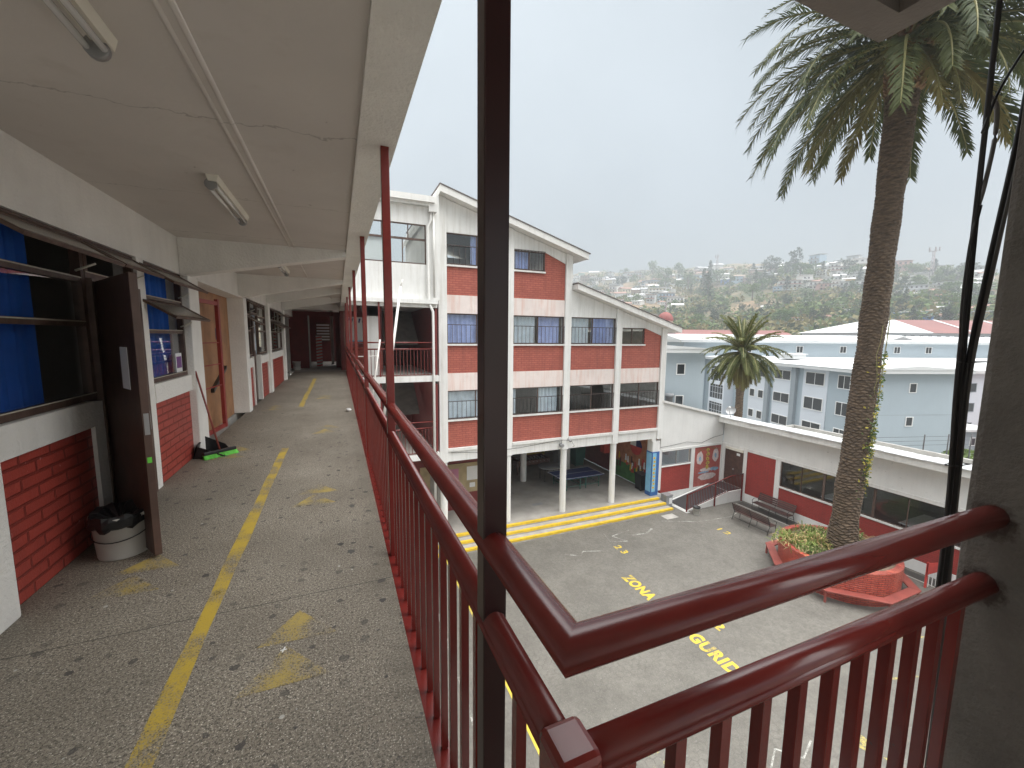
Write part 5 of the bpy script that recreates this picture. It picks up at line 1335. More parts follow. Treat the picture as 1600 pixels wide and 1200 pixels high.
# ivy on trunk
rnd = random.Random(4); b = MB()
for _ in range(620):
    z = -7.1+rnd.choice((rnd.uniform(3.0, 8.2), rnd.gauss(4.6, .8))); q = (z+7.1)/18.7; a_ = rnd.gauss(-1.25, .5)
    x = 18.6+.15*q*q+.168*sin(pi*q)+(.46+rnd.uniform(0, .10))*cos(a_); y_ = 9.33-.35*q*q-.075*sin(pi*q)+(.46+rnd.uniform(0, .1))*sin(a_)
    b.cur = 0 if rnd.random() < .62 else 1
    leafcloud(b, (x, y_, z), .05, .05, .08, 1, .055, rnd)
b.build('ivy', ['leaf', 'leafgold'], label='ragged green and yellow ivy climbing the lower palm trunk', cat='ivy')
b = MB()
for k in range(9):
    a_ = rnd.uniform(-2.2, -.2); z = rnd.uniform(-4, 1); pts = []
    for i in range(9):
        q = (z+7.1)/18.7; pts.append((18.6+.15*q*q+.168*sin(pi*q)+.475*cos(a_), 9.33-.35*q*q-.075*sin(pi*q)+.475*sin(a_), z)); z += rnd.uniform(.2, .45); a_ += rnd.uniform(-.12, .16)
    b.tube(pts, .010, 4)
b.build('vine_stems', 'rachis', label='thin bare vine stems winding over the middle of the palm trunk', cat='vine')
# planter plants
def plant(x, y, z, n_, h, w, mats, lab, seed):
    rnd = random.Random(seed); b = MB()
    for _ in range(n_):
        a_ = rnd.uniform(0, 2*pi); e_ = rnd.uniform(.3, 1.4); l_ = h*rnd.uniform(.5, 1.2); o_ = Vector((x+rnd.gauss(0, w*.3), y+rnd.gauss(0, w*.3), z))
        d_ = Vector((cos(a_)*cos(e_), sin(a_)*cos(e_), sin(e_))); s_ = Vector((-sin(a_), cos(a_), 0))*.022
        m_ = o_+d_*l_*.6; tp = o_+d_*l_+Vector((0, 0, -l_*.35)); b.cur = 0 if rnd.random() < .7 else 1
        b.quad(o_-s_*.6, o_+s_*.6, m_+s_, m_-s_); b.poly([m_-s_, m_+s_, tp])
    b.build('plant', mats, label=lab, cat='plant', group='plants in the red planter')
for k, (dx, dy, h, w, lab) in enumerate([(-.95, .95, .7, .9, 'leafy pale green plant at the far left of the planter'), (-1.15, .1, .55, .8, 'low grassy plant at the left front rim of the planter'), (-.45, -.75, .55, .8, 'grassy plant hanging over the front rim of the planter'),
        (.35, 1.0, .6, .8, 'dry bushy plant behind the palm trunk in the planter'), (.75, -.75, .5, .8, 'straggly plant right of the palm trunk in the planter'), (1.1, .2, .9, .5, 'thin upright flowering plant at the right rim of the planter'), (-.5, .55, .8, .8, 'bushy plant touching the left of the palm trunk')]):
    plant(PC[0]+dx*1.12, PC[1]+dy*1.12, -6.93, 330, h, w, ['plant', 'plantpale'], lab, 60+k)

# ================================================================== GREY HOUSING BLOCKS
dA = Vector((sin(radians(18)), cos(radians(18)), 0)); pA = Vector((cos(radians(18)), -sin(radians(18)), 0))
ZB = -12.0
def gwin(parent, O, U, Nn, u, z, w, h, fr='paper', mull=True):
    T = lambda a, n_, zz: (O.x+U.x*a+Nn.x*n_, O.y+U.y*a+Nn.y*n_, zz)
    b = MB(T); f_ = .07
    b.box(u-f_, u+w+f_, -.02, .05, z-f_, z); b.box(u-f_, u+w+f_, -.02, .05, z+h, z+h+f_); b.box(u-f_, u, -.02, .05, z, z+h); b.box(u+w, u+w+f_, -.02, .05, z, z+h)
    if mull: b.box(u+w/2-.025, u+w/2+.025, .021, .04, z, z+h)
    wo = b.build('window', fr, parent)
    b = MB(T); b.box(u, u+w, -.02, .02, z, z+h); b.build('pane', 'winglass_d', wo)
    return wo
def flatroof(parent, c0, U, V, lu, lv, z, eave=.7, rise=.9, mat='roofw'):
    # low pitched sheet roof with white fascia, ridge along U
    P = lambda a, c_, zz: (c0.x+U.x*a+V.x*c_, c0.y+U.y*a+V.y*c_, zz)
    b = MB(P); b.box(-eave, lu+eave, -eave, lv+eave, z, z+.32); b.build('eave', 'roofw', parent)
    b = MB(P); e_ = eave+.05
    b.prism([(-e_, -e_, z+.322), (-e_, lv+e_, z+.322), (-e_, lv/2, z+.322+rise)], (lu+2*e_, 0, 0)); b.build('roof', mat, parent)

A = thing('apartment_block', 'long grey apartment block with pale pilastered front and blank end wall behind the canteen', 'building', (42.24, 21.08, ZB))
CA = Vector((42.24, 21.08, 0))
LA, WA = 25.5, 9.6
P = lambda a, c_, zz: (CA.x+dA.x*a+pA.x*c_, CA.y+dA.y*a+pA.y*c_, zz)
b = MB(P); b.box(0, LA, 0, WA, ZB, -1.3); b.build('wall', 'grayblue', A)
flatroof(A, CA, dA, pA, LA, WA, -1.3, rise=.35)
NA = -pA
for u, w in ((3.2, 3.0), (7.7, 2.7), (11.6, 2.9), (17.6, 2.0), (21.0, 2.0)):
    T = lambda a, n_, zz: (CA.x+dA.x*a+NA.x*n_, CA.y+dA.y*a+NA.y*n_, zz)
    b = MB(T); b.box(u, u+w, -.1, .06, ZB, -1.301); b.build('pale_bay', 'palewall', A)
for u, w in ((6.9, .6), (10.8, .6)):
    b = MB(T); b.box(u, u+w, -.1, .35, ZB, -1.301); b.build('pilaster', 'grayblue2', A)
for u in (6.35, 11.45, 15.1):
    b = MB(T); b.tube([T(u, .25, -1.3), T(u, .25, ZB)], .09, 8); b.build('downpipe', 'pipe', A)
OA = CA+NA*.075
for k in range(4):
    z = -2.75-2.5*k
    gwin(A, OA, dA, NA, 3.6, z-.1, 2.2, 1.15); gwin(A, OA, dA, NA, 1.2, z, 1.3, 1.0, 'paper') if False else None
    gwin(A, CA, dA, NA, .9, z-.1, 1.2, 1.15)
    gwin(A, OA, dA, NA, 7.9, z, 2.3, .95)
    gwin(A, OA, dA, NA, 11.9, z-.05, .8, .85, mull=False); gwin(A, OA, dA, NA, 13.4, z-.05, .8, .85, mull=False)
    gwin(A, CA, dA, NA, 19.8, z, .8, .8, mull=False)
    gwin(A, OA, dA, NA, 21.5, z-.3, .7, .8, mull=False)
for z in (-3.0, -6.05, -9.1): gwin(A, CA+pA*0, pA, -dA, 4.9, z, .6, .75, mull=False)
b = MB(); 
for z in (-4.9,): b.box(-.02, WA, -.012, 0, z, z+.03) if False else None
b = MB(lambda a, n_, zz: (CA.x+pA.x*a-dA.x*n_, CA.y+pA.y*a-dA.y*n_, zz)); b.box(0, WA, 0, .008, -5.1, -5.06); b.build('wall_joint', 'grayblue2', A)
# glazed stair bay
SB = thing('stair_tower', 'glazed stair bay with white floor bands between the two grey blocks', 'building', (48, 38, ZB))
s0 = CA+dA*17.8+NA*1.2
T = lambda a, n_, zz: (s0.x+dA.x*a+NA.x*n_, s0.y+dA.y*a+NA.y*n_, zz)
b = MB(T); b.box(0, 3.2, -1.1, 0, ZB, -1.6)
b.build('glazing', 'winglass_d', SB)
b = MB(T)
for k in range(5): z = -2.1-2.45*k; b.box(-.1, 3.3, 0, .08, z, z+.5)
b.box(-.15, .1, -1.1, .1, ZB, -1.5); b.box(3.1, 3.35, -1.1, .1, ZB, -1.5)
for k in range(12): b.box(.1, 3.1, .001, .03, -2.5-.8*k, -2.46-.8*k)
for k in range(4): b.box(.7+.6*k, .73+.6*k, .001, .03, ZB, -1.6)
b.build('floor_bands', 'palewall', SB)

B = thing('apartment_block', 'grey apartment block end wall with two tilted windows just beyond the school block', 'building', (28.1, 25.1, ZB))
CB = Vector((28.13, 25.14, 0)) - pA*12
P = lambda a, c_, zz: (CB.x+dA.x*a+pA.x*c_, CB.y+dA.y*a+pA.y*c_, zz)
b = MB(P); b.box(0, 13, 0, 12, ZB, .42); b.build('wall', 'grayblue', B)
flatroof(B, CB, dA, pA, 13, 12, .42, rise=.45)
for z in (-1.35, -4.0, -6.6): gwin(B, CB, pA, -dA, 9.6, z, .62, .8, mull=False)
b = MB(P); b.tube([P(-.25, 8.6, -5.0), P(-.25, 8.6, -2.6)], .35, 14); b.cur = 1; b.build('vent_pipe', 'greybin', B) if False else None
b = MB(); b.lathe((24.9, 25.6, 0), [(.28, -8), (.28, -3.2), (.34, -3.2), (.34, -2.9), (.001, -2.9)], 16); b.build('vent_stack', 'greybin', B)
# block C: long terrace behind with upper storey and lower roof
C_ = thing('apartment_block', 'long low grey block with white roofs and a row of small windows behind', 'building', (52, 43.5, ZB))
C0 = Vector((52.0, 43.5, 0)) - pA*6
P = lambda a, c_, zz: (C0.x+pA.x*a+dA.x*c_, C0.y+pA.y*a+dA.y*c_, zz)
b = MB(P); b.box(0, 66, 0, 10, ZB, 1.05); b.build('wall', 'grayblue', C_)
flatroof(C_, C0, pA, dA, 66, 10, 1.05, rise=.9)
for u in (9.5, 17.6, 24.6, 33.5, 38.8, 45.5, 51.0): gwin(C_, C0, pA, -dA, u, -.35, .95, .9)
for u in (12.5, 22, 31, 42): b = MB(P); b.tube([P(u, -.15, -1.2), P(u, -.15, 1.0)], .06, 6); b.build('downpipe', 'pipe', C_)
b = MB(P); b.prism([(15, 2, 1.6), (15, 8, 1.6), (15, 5, 2.5)], (4, 0, 0)) if False else None
b = MB(P); b.prism([(33.2, .8, 1.5), (38.2, .8, 1.5), (35.7, .8, 2.3)], (0, 5, .3)); b.cur = 0; b.build('roof_vent', 'roofw', C_)
b = MB(P); b.prism([(33.9, .78, 1.62), (37.5, .78, 1.62), (35.7, .78, 2.12)], (0, .015, 0)); b.build('vent_opening', 'greymetal', C_)
b = MB(P); b.box(15, 70, -12.5, -.02, ZB, -2.3); b.build('lower_wall', 'palewall', C_)
b = MB(P); b.prism([(11.4, -7.7, -1.95), (70.6, -7.7, -1.95), (70.6, -7.7, -1.62), (11.4, -7.7, -1.62)], (0, 7.7, 0)) if False else b.v.clear(); b = MB(P)
b.prism([(14.4, -13.2, -2.3), (14.4, -.02, -1.35), (14.4, -.02, -1.0), (14.4, -13.2, -1.95)], (56.2, 0, 0)); b.build('lower_roof', 'roofw', C_)
for u, w in ((21.0, .9), (25.4, 1.0), (28.9, .8), (33, .9)):
    b = MB(P); b.box(u, u+w, -12.62, -12.501, ZB, -2.32); b.build('pilaster', 'grayblue2', C_)
OC = C0-dA*12.5
for k in range(4):
    for u in (18.0, 23.2, 27.1, 30.3, 34.4): gwin(C_, OC, pA, -dA, u, -4.6-2.45*k, .95, 1.0, 'grayblue2', mull=False)
b = MB(P); b.box(22.5, 29, -16.5, -12.63, ZB, -8.6); b.build('annex', 'grayblue2', C_)
b = MB(P); b.box(22.2, 29.3, -16.8, -12.63, -8.6, -8.35); b.build('annex_roof', 'roofw', C_)
b = MB(P); b.box(23.2, 24.4, -16.52, -16.505, -11.6, -8.9); b.build('annex_door', 'dark', C_)
gwin(C_, C0-dA*16.5, pA, -dA, 26.0, -10.2, 1.3, .8, 'paper', mull=True)
b = MB(P); b.box(30.5, 34, -22, -17, ZB, -4.2); b.build('red_wall', 'red_p', label='narrow red building wall beyond the cables beside the pillar', cat='building')
# rooftop vent on block A
b = MB(); q = CA+dA*12+pA*3.2; b.box(q.x-1.1, q.x+1.1, q.y-.9, q.y+.9, -.65, -.15); b.box(q.x-1.25, q.x+1.25, q.y-1.05, q.y+1.05, -.15, -.05); b.build('roof_hatch', 'roofw', label='low white vent box on the roof of the long grey block', cat='roof vent')

# far long building with red roof (D)
Dd = thing('hall_building', 'long distant pale blue hall with red sheet roof and a row of tall windows', 'building', (119, 70, -8))
D0 = Vector((129.3, 65.7, 0)); UD = Vector((50.6, -21.4, 0)).normalized(); VD = Vector((-UD.y, UD.x, 0))
P = lambda a, c_, zz: (D0.x+UD.x*a+VD.x*c_, D0.y+UD.y*a+VD.y*c_, zz)
b = MB(P); b.box(0, 82, 0, 22, -10, 3.6); b.build('wall', 'palewall', Dd)
b = MB(P); i_ = [b.vt(q) for q in ((-1, -1, 3.6), (19, -1, 3.6), (19, 23, 3.6), (-1, 23, 3.6), (10, 11, 7.2), (19, 11, 7.6))]; [b.face([i_[k] for k in q]) for q in ((0, 1, 5, 4), (0, 4, 3), (3, 4, 5, 2))]; b.build('pale_roof', 'roofw', Dd)
b = MB(P); b.prism([(19.01, -1, 3.6), (19.01, 23, 3.6), (19.01, 11, 7.6)], (60, 0, 0)); b.build('red_roof', 'redroof', Dd)
b = MB(P)
for u in (30, 44, 58): b.prism([(u, -1.05, 3.66), (u+.9, -1.05, 3.66), (u+.9, 11, 7.68), (u, 11, 7.68)], (0, 0, .06))
b.build('roof_seams', 'roofw', Dd)
for k in range(34): 
    u = 2+2.35*k; b = MB(P); b.box(u, u+1.0, -.06, .02, .9, 2.9); b.build('window', 'winglass_d', Dd)
# church
ch = thing('church', 'distant church with round red dome, cross and red-roofed nave', 'church', (88.7, 94.4, -8))
b = MB(); b.lathe((88.7, 94.4, 0), [(2.2, -8), (2.2, 5.6), (2.45, 5.7), (2.45, 6.0), (2.1, 6.05), (2.1, 6.6)], 20); b.build('drum', 'pinkwall', ch)
b = MB(); b.lathe((88.7, 94.4, 0), [(2.3, 6.6)]+[(2.3*cos(a_), 6.6+2.6*sin(a_)) for a_ in [i*pi/16 for i in range(1, 9)]], 20); b.build('dome', 'terracotta', ch)
b = MB(); b.box(88.6, 88.8, 94.3, 94.5, 9.1, 12.2); b.box(88.0, 89.4, 94.35, 94.45, 11.0, 11.25); b.build('cross', 'steel', ch)
b = MB(); b.box(87.9, 88.5, 92.15, 92.3, 3.2, 5.0); b.box(89.1, 89.6, 92.15, 92.3, 3.2, 5.0); b.build('arched_openings', 'dark', ch)
nd = Vector((22.1, -9.4, 0)).normalized(); nv_ = Vector((-nd.y, nd.x, 0)); O_ = Vector((85, 84.2, 0))
P = lambda a, c_, zz: (O_.x+nd.x*a+nv_.x*c_, O_.y+nd.y*a+nv_.y*c_, zz)
b = MB(P); b.box(0, 30, 0, 10, -8, 1.9); b.build('nave_wall', 'pinkwall', ch)
b = MB(P); b.prism([(-.8, -.8, 1.9), (-.8, 10.8, 1.9), (-.8, 5, 4.0)], (31.5, 0, 0)); b.build('nave_roof', 'redroof', ch)
b = MB(P)
for k in range(9): b.box(1.5+3*k, 2.6+3*k, -.05, .05, -.2, 1.0)
b.build('nave_windows', 'dark', ch)
b = MB(P); k_ = 16; pts = [(13+4.2*cos(pi*j/k_), -.6, -.3+2.4*sin(pi*j/k_)) for j in range(k_+1)]+[(13+3.5*cos(pi*j/k_), -.6, -.3+1.9*sin(pi*j/k_)) for j in range(k_, -1, -1)]; b.prism(pts, (0, .5, 0)) ; b.build('arch', 'roofw', ch)

# garden beyond the canteen roof at right, fence
t = thing('shrub', 'small bright green shrub among rocks beside the end of the long grey block', 'shrub', (46, 16, -9)); rnd = random.Random(9)
b = MB(); leafcloud(b, (47.6, 15.8, -7.9), 2.4, 1.2, .5, 500, .16, rnd); b.build('foliage', 'plant', t)
b = MB(); b.tube([(47.6, 15.8, -12), (47.6, 15.8, -8)], .07, 6); b.build('stem', 'bark', t)
b = MB()
for k in range(14): x, y_ = 46+rnd.uniform(0, 6), 14.5+rnd.uniform(-1.5, 1.5); r_ = rnd.uniform(.4, 1.0); b.lathe((x, y_, -9.6+rnd.uniform(-.5, .5)), [(.001, -r_), (r_*.9, -r_*.5), (r_, 0), (r_*.7, r_*.6), (.001, r_*.8)], 7)
b.build('rocks', 'bed', label='heap of pale garden rocks by the end of the grey block', cat='rocks')
t = thing('fence', 'thin dark wire fence with two posts beyond the canteen roof', 'fence', (36, 13, -5))
b = MB(); f0, f1 = Vector((33.0, 15.8, -5.2)), Vector((41, 13.4, -5.3))
for k in range(3): b.tube([tuple(f0+Vector((0, 0, .45+.3*k-.9))), tuple(f1+Vector((0, 0, .55+.3*k-.9)))], .012, 4)
b.build('wires', 'benchiron', t)
for q in (0, .55, .78, 1): b = MB(); p_ = f0.lerp(f1, q); b.tube([(p_.x, p_.y, -12), (p_.x, p_.y, -4.9)], .04, 5); b.build('post', 'benchiron', t)

# ================================================================== TERRAIN
def lerp(a, b_, t_): return a+(b_-a)*t_
def interp(x, tab):
    if x <= tab[0][0]: return tab[0][1]
    for (x0, v0), (x1, v1) in zip(tab[:-1], tab[1:]):
        if x <= x1: return lerp(v0, v1, (x-x0)/(x1-x0))
    return tab[-1][1]
RTOP = [(0, 1000), (30, 1000), (40, 980), (48, 900), (55, 760), (62, 680), (70, 620), (80, 600), (120, 700)]
ETOP = [(0, .10), (25, .125), (34, .150), (44, .150), (50, .152), (56, .150), (62, .140), (70, .110), (80, .09), (120, .06)]
RF = 195.
def az_el(u, v):
    d = r2*((u-800)/F_PX)-u2*((v-600)/F_PX)+fw; return math.degrees(atan2(d.x, d.y)), d.z/hypot(d.x, d.y)
def rt_el(az):
    a_ = abs(az if az <= 180 else 360-az)
    return interp(a_, RTOP), interp(a_, ETOP)
EF = -.035
def terr(x, y):
    r_ = hypot(x, y); az = math.degrees(atan2(x, y)) % 360
    R1, E1 = rt_el(az)
    if r_ < RF: base = ZB-.1; 
    w = min(1, max(0, (r_-150)/(RF-150)))
    s_ = (r_-RF)/(R1-RF)
    if s_ <= 0: el = EF
    elif s_ < 1: el = EF+(E1-EF)*s_**.5
    else: el = E1-.015*min(1, (s_-1)*.5)
    h = 1.6+r_*el
    h = min(h, 158)
    nz_ = mnoise.noise(Vector((x*.012, y*.012, 1)))*9+mnoise.noise(Vector((x*.035, y*.035, 5)))*3.2+mnoise.noise(Vector((x*.11, y*.11, 9)))*.9
    h += nz_*min(1, max(0, (r_-RF)/150))
    return lerp(ZB-.1, h, w*w*(3-2*w))
b = MB(); b.smooth = True
rr_ = [0.5, 30, 60, 90, 120, 150, 165, 180, 195]+[195+9*i for i in range(1, 45)]+[600+25*i for i in range(0, 20)]
azs = [i*.75 for i in range(int(20/.75), int(90/.75))]
azl = sorted(set([round(a_, 2) for a_ in azs]+[i*5. for i in range(0, 72)]))
grid = []
for r_ in rr_:
    grid.append([b.vt((r_*sin(radians(a_)), r_*cos(radians(a_)), terr(r_*sin(radians(a_)), r_*cos(radians(a_))))) for a_ in azl])
for i in range(len(rr_)-1):
    for j in range(len(azl)):
        j2 = (j+1) % len(azl); b.cur = 0 if rr_[i] >= 180 else 1
        b.face((grid[i][j], grid[i][j2], grid[i+1][j2], grid[i+1][j]))
b.build('hills', ['hill', 'ground'], kind='structure')

# ------------------------------------------------ hillside houses
random.seed(12)
def house_proto(k):
    b = MB(); w, d_, h = ((10, 8, 5), (13, 8, 3.4), (8, 8, 6.5), (15, 9, 6))[k]
    b.cur = 0; b.box(-w/2, w/2, -d_/2, d_/2, -6, h)
    b.cur = 1
    if k in (0, 1): b.prism([(-w/2-.5, -d_/2-.5, h+.01), (-w/2-.5, d_/2+.5, h+.01), (-w/2-.5, 0, h+1.8)], (w+1, 0, 0))
    else: b.prism([(-w/2-.5, -d_/2-.7, h+.01), (-w/2-.5, d_/2+.5, h+.9), (-w/2-.5, d_/2+.5, h+1.1), (-w/2-.5, -d_/2-.7, h+.25)], (w+1, 0, 0))
    b.cur = 2
    for st in range(1 if h < 4 else 2):
        for q in range(int(w/3)):
            x = -w/2+1.2+q*3; z = .9+st*2.9
            if z+1.3 > h: continue
            b.box(x, x+1.3, -d_/2-.05, -d_/2+.05, z, z+1.3)
    if k in (2, 3): b.cur = 0; b.box(-w/2, w/2, -d_/2-1.3, -d_/2, 2.7, 2.9); b.cur = 1; b.box(-w/2, w/2, -d_/2-1.3, -d_/2-1.2, 2.9, 3.7)
    if k == 3: b.cur = 0; b.box(w/2, w/2+5, -d_/2+1, d_/2, -6, 3); b.cur = 1; b.box(w/2, w/2+5.3, -d_/2+.6, d_/2, 3.01, 3.2)
    me = D.meshes.new('hillside_house'); me.from_pydata(b.v, [], b.f)
    for q in ('house', 'tin', 'dark'): me.materials.append(M[q])
    me.polygons.foreach_set('material_index', b.m); me.update(); return me
hm = [house_proto(k) for k in range(4)]
cols = [('white', (.72, .72, .70)), ('white', (.66, .66, .64)), ('white', (.75, .74, .72)), ('cream', (.62, .56, .42)), ('pale grey', (.5, .52, .53)), ('pink', (.58, .34, .30)), ('ochre', (.55, .36, .14)), ('light blue', (.32, .45, .58)), ('bright blue', (.05, .17, .50)), ('mint green', (.32, .50, .40)), ('brown', (.30, .20, .15))]
wts = [6, 6, 6, 3, 3, 1.3, 1, 1.2, .5, .9, 1.2]
sizes = ['wide two-storey', 'long low', 'narrow tall', 'large balconied']
spots = []
placed = []
def on_hill(u, v):
    az, el = az_el(u, v); R1, E1 = rt_el(az)
    s_ = max(0., min(1.3, (el-EF)/(E1-EF)))**2
    # refine against the noisy surface
    best = None; r_ = RF
    while r_ < R1*1.25:
        x, y_ = r_*sin(radians(az)), r_*cos(radians(az)); e_ = (terr(x, y_)-1.6)/r_
        if e_ >= el: best = r_; break
        r_ += 5
    if best is None: best = RF+(R1-RF)*min(1.15, s_)
    return best*sin(radians(az)), best*cos(radians(az)), best
def placename(u, v):
    a_ = 'beyond the brick school block' if u < 1000 else 'above the church dome' if u < 1110 else 'above the small palm' if u < 1190 else 'below the ragged eucalyptus pair' if u < 1255 else 'left of the palm trunk' if u < 1310 else 'close to the palm trunk' if u < 1400 else 'right of the palm trunk' if u < 1480 else 'near the cables'
    h_ = 'high in the fog' if v < 432 else 'on the upper slope' if v < 455 else 'midway up the slope' if v < 480 else 'low on the slope'
    return h_+' '+a_
def add_house(u, v, k, ci, sc, lab=None, rot=None):
    x, y_, r_ = on_hill(u, v)
    for (a_, b_, c_) in placed:
        if hypot(x-a_, y_-b_) < 9*(sc+c_)/2: return
    placed.append((x, y_, sc))
    o = D.objects.new('hillside_house', hm[k]); COL.objects.link(o); sc = sc*min(2., max(.75, r_/430)); o.location = (x, y_, terr(x, y_)-.3)
    o.rotation_euler = (0, 0, -atan2(x, y_)+(rot if rot is not None else random.uniform(-.6, .6))); o.scale = (sc, sc, sc*random.uniform(.85, 1.15))
    rn, rc = random.choices((('grey', (.40, .40, .41)), ('white', (.64, .64, .64)), ('rust', (.30, .15, .11)), ('dark', (.17, .16, .16)), ('brown', (.30, .22, .17))), (3, 3, 2, 1.5, 1))[0]
    o['roof_tint'] = rc; o.color = (*cols[ci][1], 1); o['label'] = lab or (f'{sizes[k]} {cols[ci][0]} house, {rn} roof, {placename(u, v)}'); o['category'] = 'house'; o['group'] = 'houses scattered over the foggy hillside'
regs = [(895, 1060, 428, 492, 88, 1.0), (1060, 1200, 424, 448, 30, 1.0), (1255, 1350, 424, 456, 34, 1.1), (1405, 1545, 424, 470, 70, 1.05), (1405, 1545, 470, 505, 40, .95), (1240, 1400, 412, 426, 20, 1.0), (1250, 1350, 480, 515, 9, .8), (1200, 1260, 420, 438, 12, 1.)]
add_house(1232, 452, 3, 0, 1.1, 'large white balconied house cluster left of the palm trunk above the trees', 0.1); add_house(1214, 458, 2, 7, .8, 'narrow pale blue house below the white house left of the palm trunk', 0.)
add_house(1197, 482, 1, 0, .62, 'lone small white cabin on the bare slope left of the palm trunk', 0.); add_house(1293, 482, 1, 0, .75, 'small white shed house on the dry slope beside the palm trunk', .1)
add_house(1250, 508, 3, 4, .7, 'pale grey house at the foot of the slope behind the white roofs', .1); add_house(1285, 506, 0, 3, .8, 'cream two-storey house at the foot of the slope behind the white roofs', .0)
add_house(1325, 446, 0, 6, .8, 'ochre house on the ridge just left of the palm trunk', .1); add_house(1017, 453, 0, 6, 1.0, 'ochre house amid white houses above the church dome', .1)
add_house(1482, 452, 3, 0, .9, 'large white balconied house above the bright blue house near the cables', 0.); add_house(1468, 468, 1, 8, .9, 'bright blue long house below the white house near the cables', 0.)
add_house(1449, 490, 1, 8, .7, 'small bright blue house low on the slope right of the palm trunk', 0.); add_house(1430, 460, 3, 4, .85, 'pale grey balconied house just right of the palm trunk', 0.); add_house(1478, 480, 1, 9, .85, 'mint green long house below the blue house near the cables', 0.)
add_house(1412, 497, 1, 5, .9, 'pink long house behind the red roofed hall right of the palm trunk', 0.)
for (u0, u1, v0, v1, n_, sc) in regs:
    for _ in range(n_):
        u, v = random.uniform(u0, u1), random.uniform(v0, v1)
        add_house(u, v, random.randrange(4), random.choices(range(len(cols)), wts)[0], sc*random.uniform(.62, 1.05))

# ------------------------------------------------ trees on the hill
def tree_mesh(seed, kind):
    rnd = random.Random(seed); b = MB()
    H = 1.0
    b.cur = 1; b.tube([(0, 0, -.1), (rnd.uniform(-.03, .03), 0, .35), (0, 0, .7)], .03, 5, rs=[.035, .025, .012])
    for _ in range(5):
        a_ = rnd.uniform(0, 6.28); b.tube([(0, 0, rnd.uniform(.25, .5)), (.2*cos(a_), .2*sin(a_), rnd.uniform(.55, .8))], .01, 4, rs=[.016, .006])
    b.cur = 0
    if kind == 'euc':
        for _ in range(24):
            a_ = rnd.uniform(0, 6.28); hz = rnd.uniform(.32, .98); q = rnd.uniform(.03, .30)*(1.15-abs(hz-.6)); leafcloud(b, (q*cos(a_), q*sin(a_), hz), .12, .12, .085, 55, .028, rnd)
    elif kind == 'round':
        for _ in range(14):
            a_ = rnd.uniform(0, 6.28); q = rnd.uniform(.05, .42); leafcloud(b, (q*cos(a_), q*sin(a_), rnd.uniform(.25, .8)), .17, .17, .13, 55, .034, rnd)
    else:
        for k in range(10):
            q = .20*(1-k/10)+.05; leafcloud(b, (rnd.uniform(-.04, .04), rnd.uniform(-.04, .04), .2+.085*k), q, q, .09, 55, .03, rnd)
    me = D.meshes.new('tree'); me.from_pydata(b.v, [], b.f); me.materials.append(M['leafdark'] if kind != 'round' else M['leaf']); me.materials.append(M['bark'])
    me.polygons.foreach_set('material_index', b.m); me.update(); return me
tm = {k: [tree_mesh(i*7+3, k) for i in range(3)] for k in ('euc', 'round', 'cone')}
def add_tree(u, v, kind, H, lab):
    x, y_, r_ = on_hill(u, v); o = D.objects.new('tree', random.choice(tm[kind])); COL.objects.link(o)
    H = H*min(2., max(.8, r_/430)); o.location = (x, y_, terr(x, y_)-.5); wd_ = random.choice((.78, 1.0, 1.22)); lab = ({.78: 'slim ', 1.22: 'broad '}.get(wd_, '') + lab) if 'eucalyptus on' not in lab else lab; o.scale = (H*wd_, H*wd_, H); o.rotation_euler = (0, 0, random.uniform(0, 6.28))
    o['label'] = lab; o['category'] = 'tree'; o['group'] = 'trees on the foggy hillside'
kn = {'euc': 'dark open-crowned tree', 'round': 'rounded green tree', 'cone': 'dark conical tree'}
add_tree(1204, 434, 'euc', 19, 'tall ragged eucalyptus on the ridge, left of the pair'); add_tree(1240, 436, 'euc', 24, 'tallest ragged eucalyptus on the ridge, right of the pair')
random.seed(31)
for u, v, k, H in [(1105, 470, 'cone', 26), (1098, 462, 'cone', 24), (1108, 450, 'cone', 24), (1075, 455, 'round', 22), (1180, 450, 'cone', 16), (1190, 462, 'round', 18), (1250, 436, 'round', 15), (1225, 436, 'round', 15), (1265, 434, 'round', 13), (1285, 432, 'cone', 12), (1215, 440, 'round', 14), (1175, 470, 'round', 16), (1040, 448, 'round', 22), (1020, 440, 'round', 22), (1060, 440, 'round', 20), (1120, 448, 'round', 18), (1140, 452, 'round', 16), (1485, 482, 'round', 13), (1510, 470, 'round', 14), (1520, 492, 'round', 13), (1500, 500, 'round', 12), (1500, 440, 'round', 12), (1415, 480, 'round', 10), (1330, 500, 'round', 9), (1320, 508, 'round', 9), (1270, 472, 'round', 12), (1255, 470, 'round', 13), (1240, 492, 'round', 12), (1230, 505, 'round', 10)]:
    add_tree(u, v, k, H, kn[k]+' '+placename(u, v))
for _ in range(200):
    u, v = random.uniform(900, 1545), random.uniform(430, 512)
    if u < 1060 and random.random() < .5: continue
    k = random.choice(('round', 'round', 'round', 'euc', 'cone')); H = random.uniform(7, 14); add_tree(u, v, k, H, ('small ' if H < 9.3 else 'middling ' if H < 11.6 else 'big ')+kn[k]+' '+placename(u, v))
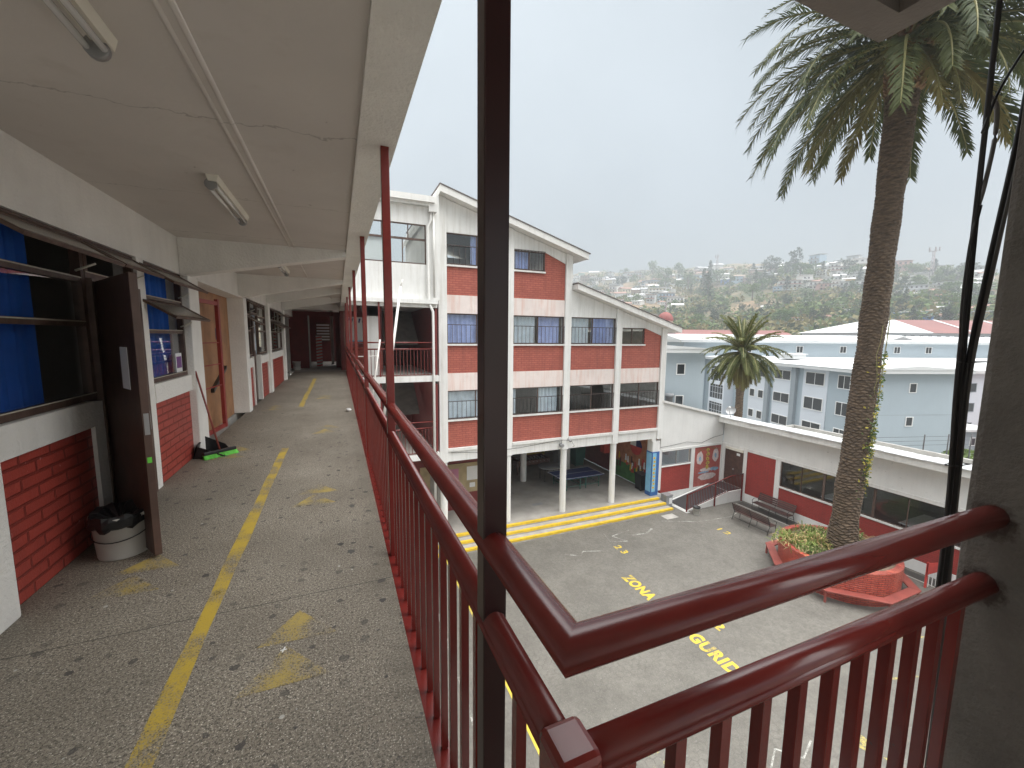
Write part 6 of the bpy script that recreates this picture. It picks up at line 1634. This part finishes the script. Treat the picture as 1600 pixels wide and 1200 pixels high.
# shrub cover: nobody could count it
rnd = random.Random(77); b = MB()
cnt = 0
while cnt < 4200:
    az = rnd.uniform(22, 80); R1, _e = rt_el(az); r_ = RF-25+(R1*1.0-RF)*rnd.random()**1.7
    x, y_ = r_*sin(radians(az)), r_*cos(radians(az))
    dens = mnoise.noise(Vector((x*.02, y_*.02, 3)))
    if dens < -.20 and r_ > 215: cnt += 1; continue
    s_ = rnd.uniform(1.8, 4.8)*(1+r_/1100); z = terr(x, y_); b.cur = 0 if rnd.random() < .36 else (1 if rnd.random() < .68 else 2)
    leafcloud(b, (x, y_, z+s_*.35), s_*1.3, s_*1.3, s_*.8, 30, s_*.27, rnd); cnt += 1
b.build('shrubs', ['leaf', 'leafolive', 'leafdark'], label='dense scrub and bushes covering the hillside', kind='stuff', cat='shrubs')

# masts
def mast(u, vb, vt_, lab, big):
    x, y_, r_ = on_hill(u, vb); z0 = terr(x, y_); az, el = az_el(u, vt_); z1 = 1.6+r_*el
    t = thing('antenna_mast', lab, 'mast', (x, y_, z0)); b = MB(); w = r_/640*1.6
    for dx, dy in ((-w, -w), (w, -w), (0, w)): b.tube([(x+dx, y_+dy, z0-2), (x+dx*.45, y_+dy*.45, z1)], w*.22, 4)
    k = 10
    for i in range(k):
        q0, q1 = i/k, (i+1)/k; za, zb = lerp(z0, z1, q0), lerp(z0, z1, q1); s0_, s1_ = 1-.55*q0, 1-.55*q1
        b.tube([(x-w*s0_, y_-w*s0_, za), (x+w*s1_, y_-w*s1_, zb)], w*.13, 4); b.tube([(x+w*s0_, y_-w*s0_, za), (x, y_+w*s1_, zb)], w*.13, 4)
    b.build('lattice', 'steel', t)
    b = MB()
    for a_ in range(5 if big else 3): q = 2*pi*a_/(5 if big else 3); rr = w*(2.6 if big else 1.2); b.box(x+rr*cos(q)-w*.3, x+rr*cos(q)+w*.3, y_+rr*sin(q)-w*.3, y_+rr*sin(q)+w*.3, z1-w*.6, z1+w*2.0); b.tube([(x, y_, z1-w*.5), (x+rr*cos(q), y_+rr*sin(q), z1)], w*.15, 4)
    b.build('antennas', 'steel', t)
mast(1119, 428, 402, 'thin lattice mast on the foggy ridge above the scrub', False)
mast(1453, 445, 392, 'taller reddish lattice mast with antennas beside the cables', True)

# ================================================================== HAZE
b = MB(); b.box(-1150, 1150, -1150, 1150, ZB-12, 172)
m, n, bs, o = newmat('haze'); n.nodes.remove(bs)
pv = N(n, 'VolumePrincipled'); pv.inputs['Color'].default_value = (.45, .48, .51, 1); pv.inputs['Density'].default_value = .0012; pv.inputs['Anisotropy'].default_value = .2
L(n, pv.outputs[0], o.inputs['Volume'])
b.build('haze', m, kind='stuff', label='pale sea fog filling the air over the hillside', cat='haze')

for o in D.objects:
    if '_o' in o.keys(): del o['_o']
